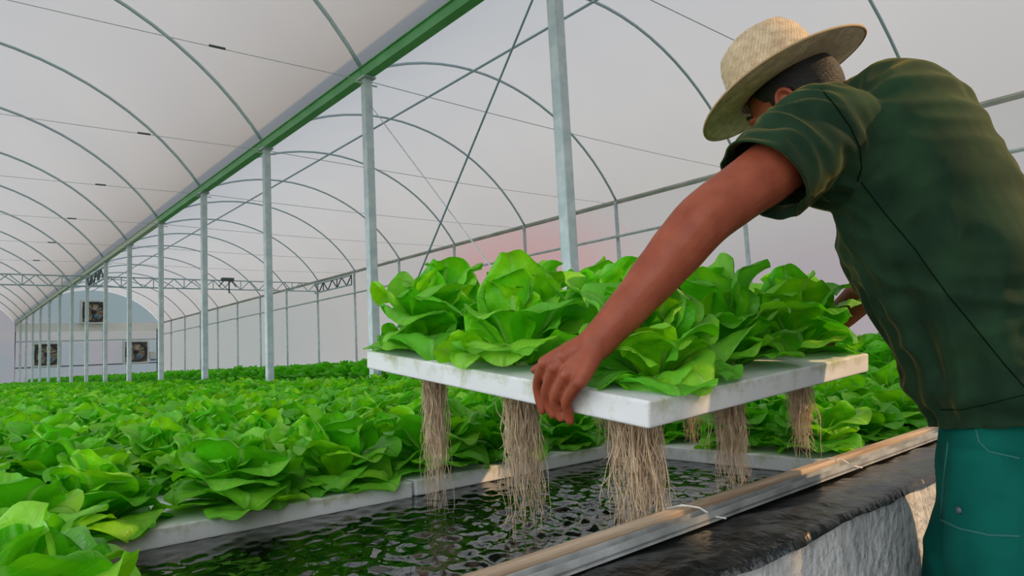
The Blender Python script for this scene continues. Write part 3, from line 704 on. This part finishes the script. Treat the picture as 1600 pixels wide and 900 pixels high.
# ------------------------------------------------------------------ the man
M['skin'] = noise_col(mat('skin', (.5,.21,.13), .5, Specular_IOR_Level=.3), (.230,.050,.023), (.32,.080,.040), 26, lo=.3, hi=.7, bump=.22, bscale=190, bdist=.003)
M['shirt'] = noise_col(mat('green_cotton', (.05,.11,.05), .85, Specular_IOR_Level=.12, Sheen_Weight=.24, Sheen_Roughness=.35), (.008,.025,.013), (.016,.044,.020), 12, bump=.25, bscale=420, bdist=.002)
M['shirt'].node_tree.nodes['Principled BSDF'].inputs['Sheen Tint'].default_value = (.9, .75, .22, 1)
M['trouser'] = noise_col(mat('teal_workwear', (.012,.10,.085), .85, Specular_IOR_Level=.1), (.001,.075,.058), (.003,.11,.085), 9, bump=.25, bscale=300, bdist=.002)
M['seam'] = mat('dark_seam', (.004,.010,.005), 1.0, Specular_IOR_Level=0)
M['seam_trouser'] = mat('trouser_seam', (.02,.14,.12), .9)
M['hair'] = noise_col(mat('black_hair', (.010,.009,.009), .55), (.004,.0035,.004), (.014,.011,.010), 60, stretch=(1,1,4), bump=.5, bscale=120)
M['straw'] = noise_col(mat('straw_weave', (.50,.36,.19), .7), (.60,.44,.27), (.85,.68,.46), 60)
M['straw_rim'] = mat('straw_rim', (.42,.29,.15), .75)
M['boot'] = mat('black_boot', (.02,.02,.02), .4)
def weave(mt):
    nt = mt.node_tree; b = nt.nodes['Principled BSDF']; tc = N(nt, 'ShaderNodeTexCoord')
    w1 = N(nt, 'ShaderNodeTexWave', wave_type='BANDS', bands_direction='Z'); w1.inputs['Scale'].default_value = 75
    w2 = N(nt, 'ShaderNodeTexWave', wave_type='BANDS', bands_direction='DIAGONAL'); w2.inputs['Scale'].default_value = 60
    for w_ in (w1, w2): nt.links.new(tc.outputs['Object'], w_.inputs[0]); w_.inputs['Distortion'].default_value = .6
    ml = N(nt, 'ShaderNodeMath', operation='MULTIPLY'); nt.links.new(w1.outputs['Fac'], ml.inputs[0]); nt.links.new(w2.outputs['Fac'], ml.inputs[1])
    bp = N(nt, 'ShaderNodeBump'); bp.inputs['Strength'].default_value = .7; bp.inputs['Distance'].default_value = .003
    nt.links.new(ml.outputs[0], bp.inputs['Height']); nt.links.new(bp.outputs[0], b.inputs['Normal'])
    src = b.inputs['Base Color'].links[0].from_socket; mc = N(nt, 'ShaderNodeMix', data_type='RGBA')
    mr = N(nt, 'ShaderNodeMapRange'); mr.inputs[2].default_value = .5; mr.inputs[3].default_value = .45; mr.inputs[4].default_value = 0; nt.links.new(ml.outputs[0], mr.inputs[0])
    nt.links.new(mr.outputs[0], mc.inputs['Factor']); nt.links.new(src, mc.inputs[6]); mc.inputs[7].default_value = (.20, .13, .06, 1); nt.links.new(mc.outputs[2], b.inputs['Base Color'])
weave(M['straw'])

def vx(*a): return Vector([float(t) for t in a])
def UP(x, y, d): return Vector([float(t) for t in unproj(x, y, d)])
def loft(b, secs, n=28, ends=True):
    """secs: (center, A, B) with A, B the half-axis vectors; closed ends"""
    V = []
    for c, A, B in secs: V += [c+A*math.cos(2*PI*j/n)+B*math.sin(2*PI*j/n) for j in range(n)]
    k = len(secs)
    Fs = [(i*n+j, i*n+(j+1)%n, (i+1)*n+(j+1)%n, (i+1)*n+j) for i in range(k-1) for j in range(n)]
    Fs += [tuple(range(n-1,-1,-1)), tuple((k-1)*n+j for j in range(n))]
    b.add(V, Fs)
def limb(b, pts, rs, n=20):
    """round-ended tapered chain"""
    pts = [Vector(p) for p in pts]; P, R = [], []
    d0 = (pts[0]-pts[1]).normalized(); d1 = (pts[-1]-pts[-2]).normalized()
    for k in (1.0, .92, .7, .38): 
        a = math.asin(min(1, k)); P.append(pts[0]+d0*rs[0]*k); R.append(max(rs[0]*math.cos(a), rs[0]*.05))
    P += pts; R += list(rs)
    for k in (.38, .7, .92, 1.0):
        a = math.asin(min(1, k)); P.append(pts[-1]+d1*rs[-1]*k); R.append(max(rs[-1]*math.cos(a), rs[-1]*.05))
    b.tube(P, R, n)
def spline(pts, rs, m_=4):
    pts = [Vector(p) for p in pts]; P, R = [], []
    for i in range(len(pts)-1):
        p0, p1, p2, p3 = pts[max(i-1,0)], pts[i], pts[i+1], pts[min(i+2, len(pts)-1)]
        for k in range(m_):
            t = k/m_; t2, t3 = t*t, t*t*t
            P.append(.5*((2*p1)+(p2-p0)*t+(2*p0-5*p1+4*p2-p3)*t2+(3*p1-p0-3*p2+p3)*t3)); R.append(rs[i]+(rs[i+1]-rs[i])*(t*t*(3-2*t)))
    P.append(pts[-1]); R.append(rs[-1]); return P, R
def ellipsoid(b, c, A, B, Cc, n=20, m_=12):
    V = [c-Cc]
    for i in range(1, m_):
        th = PI*i/m_; V += [c-Cc*math.cos(th)+(A*math.cos(2*PI*j/n)+B*math.sin(2*PI*j/n))*math.sin(th) for j in range(n)]
    V.append(c+Cc); Fs = [(0, 1+(j+1)%n, 1+j) for j in range(n)]
    for i in range(m_-2): Fs += [(1+i*n+j, 1+i*n+(j+1)%n, 1+(i+1)*n+(j+1)%n, 1+(i+1)*n+j) for j in range(n)]
    L = 1+(m_-1)*n; Fs += [(L, 1+(m_-2)*n+j, 1+(m_-2)*n+(j+1)%n) for j in range(n)]
    b.add(V, Fs)
def remeshed(b, voxel, smooth_it, name):
    me = b.mesh(name+'_raw'); o = bpy.data.objects.new(name+'_raw', me); COL.objects.link(o)
    md = o.modifiers.new('r', 'REMESH'); md.mode = 'VOXEL'; md.voxel_size = voxel; md.adaptivity = 0
    if smooth_it:
        s_ = o.modifiers.new('s', 'SMOOTH'); s_.factor = .5; s_.iterations = smooth_it
    dg = bpy.context.evaluated_depsgraph_get(); ev = o.evaluated_get(dg)
    out = bpy.data.meshes.new_from_object(ev); out.name = name
    bpy.data.objects.remove(o); bpy.data.meshes.remove(me)
    out.materials.clear(); out.polygons.foreach_set('use_smooth', [True]*len(out.polygons))
    return out
def get_co(me): a = np.empty(len(me.vertices)*3); me.vertices.foreach_get('co', a); return a.reshape(-1,3)
def get_no(me): a = np.empty(len(me.vertices)*3); me.vertices.foreach_get('normal', a); return a.reshape(-1,3)

MAN = (1.54, .40, 0.0)
man = thing('person', 'man in a straw hat, green T-shirt and teal trousers lifting the foam raft', 'person')
# --- torso sections of the shirt: centre, half width, half depth, lean
TS = [(1.565,.390,.905,.168,.138,6), (1.560,.400,.97,.160,.134,10), (1.538,.430,1.10,.166,.146,18), (1.512,.470,1.25,.180,.165,26),
      (1.492,.505,1.37,.193,.170,35), (1.483,.525,1.458,.190,.162,46), (1.478,.553,1.525,.155,.130,56), (1.474,.595,1.562,.095,.085,58), (1.468,.632,1.578,.068,.062,58)]
def tsec(k, s_=1.0, extra=0.0):
    x, y, z, a, bb, th = TS[k]; t = math.radians(th)
    return (vx(x,y,z), vx(1,.04,0).normalized()*(a*s_+extra), vx(0,math.cos(t),-math.sin(t))*(bb*s_+extra))
def tsecs(s_=1.0, extra=0.0, sub=4):
    out = []
    S = [tsec(k, s_, extra) for k in range(len(TS))]
    for i in range(len(S)-1):
        q = [S[max(i-1,0)], S[i], S[i+1], S[min(i+2,len(S)-1)]]
        for k in range(sub):
            t = k/sub; t2, t3 = t*t, t*t*t
            out.append(tuple(.5*((2*q[1][c])+(q[2][c]-q[0][c])*t+(2*q[0][c]-5*q[1][c]+4*q[2][c]-q[3][c])*t2+(3*q[1][c]-q[0][c]-3*q[2][c]+q[3][c])*t3) for c in range(3)))
    out.append(S[-1]); return out

# arm chains (left arm follows the photograph; right arm reaches the far corner of the raft)
armL = [(UP(1300,185,1.33), .060), (UP(1262,218,1.29), .060), (UP(1205,266,1.25), .0565), (UP(1150,305,1.225), .052), (UP(1100,343,1.21), .0505), (UP(1062,386,1.205), .0485), (UP(1030,424,1.20), .044), (UP(986,476,1.19), .037), (UP(946,520,1.185), .0315), (UP(930,538,1.185), .031)]
shR = vx(1.665, .60, 1.475)
rc = RAFT_M @ Vector((RS/2, -RS/2+.14, 0))
wrR = rc + vx(.022, -.035, .075)
elR = (shR+wrR)/2 + vx(.075, -.05, -.03)
armR = [(shR, .060), (shR.lerp(elR,.5), .055), (elR, .049), (elR.lerp(wrR,.3), .047), (elR.lerp(wrR,.7), .038), (wrR, .031)]

# head frame
hu = vx(-.20,.36,.91).normalized(); hf = vx(-.05,.88,-.42); hf = (hf-hu*hf.dot(hu)).normalized(); hl = hu.cross(hf).normalized()   # hl = the man's left
HC = UP(1221,136,1.50)                    # centre of the hat brim
hc = HC - hu*.048 - hf*.004
def HP(f_, l_, u_): return hc+hf*f_+hl*l_+hu*u_

b = MB()
loft(b, tsecs(.90))
# neck and head
P, R = spline([vx(1.475,.575,1.50), vx(1.468,.625,1.560), hc-hu*.06-hf*.028, hc-hu*.02-hf*.02], [.07,.062,.056,.05]); b.tube(P, R, 20)
ellipsoid(b, HP(-.008,0,.012), hf*.098, hl*.077, hu*.092)
ellipsoid(b, HP(.030,0,-.045), hf*.062, hl*.064, hu*.070)
ellipsoid(b, HP(.050,0,-.092), hf*.040, hl*.042, hu*.036)
ellipsoid(b, HP(.080,0,.012), hf*.018, hl*.055, hu*.014)           # brow
limb(b, [HP(.086,0,.0), HP(.106,0,-.030), HP(.098,0,-.040)], [.010,.014,.012])   # nose
ellipsoid(b, HP(.088,0,-.068), hf*.012, hl*.024, hu*.010)          # lips
for s_ in (-1, 1):
    ellipsoid(b, HP(.066,s_*.040,-.035), hf*.026, hl*.026, hu*.024)    # cheek
    ellipsoid(b, HP(.078,s_*.032,-.006), hf*.014, hl*.016, hu*.012)    # eyelid
    ec = HP(-.008, s_*.081, -.012)
    ellipsoid(b, ec, hf*.015, hl*.0065, hu*.026)
    ring = [ec+hl*s_*.007+hf*(-.002+.018*math.cos(a)*(1 if math.sin(a) > -.3 else .75))+hu*(.030*math.sin(a)) for a in [(-.55+1.6*k/12)*PI for k in range(13)]]
    limb(b, ring, [.0055]*13, 8)
# left arm and hand
P, R = spline([p for p, r in armL], [r for p, r in armL]); limb(b, P, R)
P, R = spline([p for p, r in armR], [r for p, r in armR]); limb(b, P, R)
rinv = RAFT_M.inverted()
def face_d(px, py, off=.012):
    o_ = rinv @ Vector(CAM.tolist()); p1 = rinv @ UP(px, py, 1.0)
    t = (-RS/2+.004-off-o_.x)/(p1.x-o_.x); return t
def fin(js, rs, offs):
    pts = [UP(x, y, face_d(x, y, o_)) for (x, y), o_ in zip(js, offs)]
    P, R = spline(pts, rs, 3); limb(b, P, R, 14); return pts
wl = UP(938,528,1.183)
FING = [([(851,567),(841,598),(843,622),(848,641)], [.0120,.0108,.0098,.0085], [.040,.020,.013,.010]),
        ([(868,574),(854,611),(858,633),(864,648)], [.0125,.0113,.0102,.0088], [.040,.024,.014,.011]),
        ([(886,585),(868,621),(872,640),(877,653)], [.0122,.0110,.0100,.0086], [.038,.024,.014,.011]),
        ([(906,597),(886,626),(888,644),(891,658)], [.0115,.0104,.0096,.0082], [.036,.024,.014,.010])]
for js, rs, of in FING:
    pts = fin(js, rs, of)
    mid = wl.lerp(pts[0], .55)
    limb(b, [wl.lerp(pts[0], .05), mid, pts[0]], [.022,.0185,.0130], 14)
P, R = spline([wl+vx(-.005,.012,.0), UP(884,556,face_d(884,556,.030)), UP(852,571,face_d(852,571,.012)), UP(835,578,face_d(835,578,.004))], [.020,.0165,.0115,.0085], 3); limb(b, P, R, 14)
# right hand: fingers hooked round the far side of the raft
def RPt(x, y, z): return RAFT_M @ Vector((x, y, z))
for k in range(4):
    y = -RS/2+.105+.020*k; ox = RS/2-.004
    limb(b, [wrR, RPt(ox+.016, y, RT/2+.014), RPt(ox+.014, y, 0), RPt(ox+.004, y, -RT/2-.008), RPt(ox-.018, y, -RT/2-.011)], [.024,.0120,.0108,.0098,.0085], 12)
limb(b, [wrR, RPt(RS/2-.02, -RS/2+.09, RT/2+.02), RPt(RS/2-.055, -RS/2+.10, RT/2+.012)], [.020,.013,.009], 12)
# legs
hipL, hipR = vx(1.495,.40,.90), vx(1.635,.43,.90)
legL = [(hipL,.085), (vx(1.482,.405,.70),.078), (vx(1.47,.40,.48),.060), (vx(1.465,.37,.30),.052), (vx(1.462,.35,.09),.036)]
legR = [(hipR,.085), (vx(1.64,.50,.70),.080), (vx(1.645,.54,.48),.060), (vx(1.645,.50,.30),.052), (vx(1.645,.47,.09),.036)]
ellipsoid(b, vx(1.568,.398,.93), vx(.140,0,0), vx(0,.108,0), vx(0,0,.13))
for lg in (legL, legR):
    P, R = spline([p for p, r in lg], [r for p, r in lg]); limb(b, P, R)
body_me = remeshed(b, .0032, 5, 'body')
body = link('body', body_me, M['skin'], man)
# fingernails are too small to show; knuckle creases come from the skin relief

# --- hair: shell over the skull down to ear and nape
b = MB(); ellipsoid(b, HP(-.010,0,.014), hf*.1015, hl*.0805, hu*.095, 90, 64)
me = b.mesh('hair', True); bm = bmesh.new(); bm.from_mesh(me)
kill = []
for f_ in bm.faces:
    p = f_.calc_center_median()-hc; a_, l_, u_ = p.dot(hf), abs(p.dot(hl)), p.dot(hu)
    jag = .004*noise.noise((a_*60, l_*60, u_*60))
    low = -.052 if a_ < -.02 else (-.052+(a_+.02)*1.5)
    if a_ > .048+jag+max(0,u_)*.3: kill.append(f_)
    elif u_ < low+jag: kill.append(f_)
    elif -.025 < a_ < .012 and u_ < .012: kill.append(f_)
bmesh.ops.delete(bm, geom=kill, context='FACES'); bm.to_mesh(me); bm.free()
hair = link('hair', me, M['hair'], man); hair.modifiers.new('thickness', 'SOLIDIFY').thickness = .004
for s_ in (-1, 1):
    MB().tube([HP(.092,s_*.018,.020), HP(.088,s_*.036,.026), HP(.074,s_*.054,.018)], [.003,.0042,.0022], 6).build('eyebrow', M['hair'], man, True)
    MB().tube([HP(.095,s_*.022,-.008), HP(.094,s_*.034,-.013), HP(.084,s_*.046,-.010)], [.0012,.002,.001], 5).build('eyelashes', M['hair'], man, True)

# --- straw hat
HM = Matrix(((hf.x, hl.x, hu.x, HC.x), (hf.y, hl.y, hu.y, HC.y), (hf.z, hl.z, hu.z, HC.z), (0,0,0,1)))
HBR = .180
def brim_z(r, a):
    t = (r-.095)/.10; return -.010*t*t*math.cos(2*a)+.010*t*t*.4
b = MB(); nA, nR = 72, 9; V = []
for side in (1, 0):
    for i in range(nR+1):
        for j in range(nA):
            a = 2*PI*j/nA; r = .090+(HBR-.090)*i/nR; e = 1.05 if True else 1
            V.append((r*math.cos(a)*1.04, r*math.sin(a)*.97, brim_z(r, a)+(.0035 if side else 0)))
def g_(s_, i, j): return s_*(nR+1)*nA+i*nA+j % nA
Fs = []
for i in range(nR):
    for j in range(nA):
        Fs.append((g_(0,i,j), g_(0,i+1,j), g_(0,i+1,j+1), g_(0,i,j+1))); Fs.append((g_(1,i,j), g_(1,i,j+1), g_(1,i+1,j+1), g_(1,i+1,j)))
for j in range(nA):
    Fs.append((g_(0,nR,j), g_(1,nR,j), g_(1,nR,j+1), g_(0,nR,j+1))); Fs.append((g_(0,0,j), g_(0,0,j+1), g_(1,0,j+1), g_(1,0,j)))
b.add(V, Fs)
hat = b.build('straw_hat', M['straw'], man, True); hat.matrix_parent_inverse = Matrix.Identity(4); hat.matrix_basis = HM
hat['label'] = 'wide-brimmed woven straw hat'
b = MB(); prof = [(.0965,.0), (.0950,.03), (.090,.066), (.084,.098), (.075,.122), (.058,.132), (.036,.134), (.012,.130)]
n = 56; V = []
for r, z in prof:
    for j in range(n):
        a = 2*PI*j/n; f_ = math.cos(a)
        pinch = 1-.16*math.exp(-((abs(a-PI if a > PI else a)-.75)/.4)**2)*max(0, (z-.03)/.10)      # front pinches
        dent = -.020*math.exp(-(math.sin(a)*r/.03)**2)*max(0, (z-.112)/.022)
        V.append((r*math.cos(a)*1.07, r*math.sin(a)*.94*pinch, z+dent))
k = len(prof); Fs = [(i*n+j, i*n+(j+1)%n, (i+1)*n+(j+1)%n, (i+1)*n+j) for i in range(k-1) for j in range(n)]+[tuple((k-1)*n+j for j in range(n))]
b.add(V, Fs); cr_ = b.build('crown', M['straw'], hat, True); cr_.modifiers.new('thickness', 'SOLIDIFY').thickness = -.003
pts = [(HBR*math.cos(a)*1.04, HBR*math.sin(a)*.97, brim_z(HBR, a)+.0017) for a in [2*PI*j/72 for j in range(73)]]
MB().tube(pts, .0032, 6).build('edge_binding', M['straw_rim'], hat, True)
pts = [(.0985*math.cos(a)*1.07, .0985*math.sin(a)*.94, .006) for a in [2*PI*j/56 for j in range(57)]]
MB().tube(pts, .004, 6).build('band', M['straw_rim'], hat, True)

# --- T-shirt
b = MB()
loft(b, tsecs(1.0), 40)
aL0, aL1 = armL[0][0], UP(1165,300,1.232)
ax = (aL1-aL0).normalized()
cuff_c = UP(1192,283,1.243)
P, R = spline([vx(1.40,.570,1.455), vx(1.345,.585,1.450), aL0+vx(-.012,.0,-.034), UP(1258,226,1.29), cuff_c, cuff_c+ax*.05], [.105,.100,.092,.086,.081,.080]); b.tube(P, R, 32)
axR = (elR-shR).normalized(); cuffR = shR+axR*.16
P, R = spline([vx(1.56,.575,1.475), vx(1.61,.585,1.475), shR, shR+axR*.08, cuffR, cuffR+axR*.05], [.115,.112,.100,.09,.083,.08]); b.tube(P, R, 32)
sh_me = remeshed(b, .006, 10, 't_shirt')
co = get_co(sh_me); no = get_no(sh_me); d = np.zeros(len(co))
side = np.array([1,.04,0]); 
for i, (p, nn) in enumerate(zip(co, no)):
    v = Vector(p); t = (v-aL0).dot(ax); rad = ((v-aL0)-ax*t).length
    sl_ = max(0, min(1, (t+.03)/.06))*(1 if rad < .13 and p[0] < 1.34 else 0)
    # sleeve folds run along the arm and twist
    fs = noise.noise((v.x*20+v.z*13+3, v.y*18-v.z*9, (v.x-v.z)*5))
    fold_s = .0105*(1-2.8*math.sqrt(fs*fs+.004))*sl_
    # torso: long drapes from arm pit and shoulder down to the hem, gathered at the waist
    low = max(0, min(1, (1.45-p[2])/.45))
    u_ = v.y*1.2+v.x*.55
    fv = noise.noise((u_*19+.5*v.z, v.x*3.0, v.z*2.6+1.7)); fd = noise.noise((u_*11+v.z*9, v.z*15-u_*9, 5.2))
    fold_t = (.016*low*(1-2.6*math.sqrt(fv*fv+.003))+.0075*(1-2.6*math.sqrt(fd*fd+.004)))*(1-sl_)
    waist = .014*math.exp(-((p[2]-.985-.12*(v.y-.42))/.028)**2)          # blouse over the belt
    up_ = max(0, (p[2]-1.42)/.15)
    fu = noise.noise((v.y*18+v.x*10, v.x*7, v.z*5+8)); fold_u = .007*up_*(1-2.4*math.sqrt(fu*fu+.004))*(1-sl_*.5)
    d[i] = fold_s+fold_t+waist+fold_u
co = co+no*d[:,None]; sh_me.vertices.foreach_set('co', co.ravel()); sh_me.update()
bm = bmesh.new(); bm.from_mesh(sh_me)
def cut(center, nrm, near_, rad_):
    fs = [f_ for f_ in bm.faces if (f_.calc_center_median()-near_).length < rad_]
    gm = set(fs); 
    for f_ in fs: gm.update(f_.verts); gm.update(f_.edges)
    bmesh.ops.bisect_plane(bm, geom=list(gm), plane_co=center, plane_no=nrm, dist=1e-5)
    dl = [f_ for f_ in bm.faces if (f_.calc_center_median()-near_).length < rad_ and (f_.calc_center_median()-center).dot(nrm) > 0]
    bmesh.ops.delete(bm, geom=dl, context='FACES')
cut(cuff_c, (ax+vx(.10,-.02,-.05)).normalized(), cuff_c, .16)
cut(cuffR, axR, cuffR, .14)
hemc = vx(1.565,.39,.935); cut(hemc, vx(0,-.10,-1).normalized(), hemc, .32)
nc = vx(1.471,.618,1.570); cut(nc, vx(0,.84,.54).normalized(), nc, .12)
bm.to_mesh(sh_me); bm.free(); sh_me.polygons.foreach_set('use_smooth', [True]*len(sh_me.polygons))
shirt = link('t_shirt', sh_me, M['shirt'], man); sd_ = shirt.modifiers.new('thickness', 'SOLIDIFY'); sd_.thickness = .004; sd_.offset = -1
shirt['label'] = 'dark green cotton T-shirt'
bvh = BVHTree.FromPolygons([v.co for v in sh_me.vertices], [tuple(p.vertices) for p in sh_me.polygons])
camv = Vector(CAM.tolist())
def seam_on(tree, pix, name, mt, parent, r=.0013, out=.0006):
    pts = []
    for (x0, y0), (x1, y1) in zip(pix, pix[1:]):
        m_ = max(2, int(math.hypot(x1-x0, y1-y0)/6))
        for k in range(m_):
            x, y = x0+(x1-x0)*k/m_, y0+(y1-y0)*k/m_
            dr = (UP(x, y, 1.0)-camv).normalized(); hit = tree.ray_cast(camv, dr)
            if hit[0] is not None: pts.append(hit[0]+hit[1]*out if hit[1].dot(dr) < 0 else hit[0]-hit[1]*out)
    if len(pts) > 2: return MB().tube(pts, r, 5).build(name, mt, parent, True)
seam_on(bvh, [(1283,140),(1305,165),(1328,198),(1343,230),(1346,262),(1338,290)], 'shoulder_seam', M['seam'], shirt)
seam_on(bvh, [(1346,285),(1380,330),(1430,390),(1480,460),(1530,520),(1570,570),(1640,650)], 'side_seam', M['seam'], shirt, .0011)
seam_on(bvh, [(1470,640),(1500,640),(1540,632),(1580,622),(1660,604)], 'hem_stitch', M['seam'], shirt, .0008)
seam_on(bvh, [(1172,218),(1200,224),(1225,240),(1245,266),(1258,296)], 'cuff_stitch', M['seam'], shirt, .0008)

# --- trousers
b = MB()
secs = []
for z, a, bb, y in ((.70,.165,.10,.42), (.78,.168,.12,.41), (.86,.162,.128,.400), (.93,.154,.126,.396), (.985,.150,.122,.396)): secs.append((vx(1.568,y,z), vx(a,0,0), vx(0,bb,0)))
loft(b, secs, 36)
tl = [(vx(1.495,.400,.88),.100), (vx(1.482,.405,.70),.100), (vx(1.470,.40,.48),.090), (vx(1.465,.375,.30),.083), (vx(1.462,.35,.10),.078)]
tr_ = [(vx(1.640,.42,.88),.100), (vx(1.645,.49,.70),.100), (vx(1.646,.54,.48),.090), (vx(1.646,.505,.30),.083), (vx(1.646,.48,.10),.078)]
for lg in (tl, tr_):
    P, R = spline([p for p, r in lg], [r for p, r in lg]); b.tube(P, R, 28)
tm = remeshed(b, .007, 6, 'trousers'); co = get_co(tm); no = get_no(tm); d = np.zeros(len(co))
for i, p in enumerate(co):
    f1 = noise.noise((p[0]*9, p[1]*9, p[2]*5)); f2 = noise.noise((p[0]*14+p[2]*9, p[1]*14, p[2]*12))
    d[i] = .009*(1-2.2*abs(f1))+.005*f2
co += no*d[:,None]; tm.vertices.foreach_set('co', co.ravel()); tm.update()
trousers = link('trousers', tm, M['trouser'], man); trousers['label'] = 'dark teal work trousers'
tb = BVHTree.FromPolygons([v.co for v in tm.vertices], [tuple(p.vertices) for p in tm.polygons])
seam_on(tb, [(1524,668),(1530,690),(1545,706),(1600,718)], 'pocket_seam', M['seam_trouser'], trousers, .002)
seam_on(tb, [(1470,812),(1500,826),(1545,836),(1600,838)], 'pocket_seam', M['seam_trouser'], trousers, .002)
seam_on(tb, [(1482,690),(1476,740),(1470,812)], 'pocket_seam', M['seam_trouser'], trousers, .0015)
hit = tb.ray_cast(camv, (UP(1499,797,1)-camv).normalized())
if hit[0] is not None:
    q = hit[1].to_track_quat('Z','Y').to_matrix().to_4x4(); q.translation = hit[0]
    MB().lathe([(.006,0),(.007,.002),(.004,.004),(.0,.0045)], 14, q).build('snap_button', M['dark_steel'], trousers, True)
for x, y in ((1.462,.35),(1.646,.48)):
    b = MB(); ellipsoid(b, vx(x, y+.05, .055), vx(.052,0,0), vx(0,.145,0), vx(0,0,.055)); b.tube([(x,y,.05),(x,y,.16)], .055, 16); b.build('boot', M['boot'], man, True)
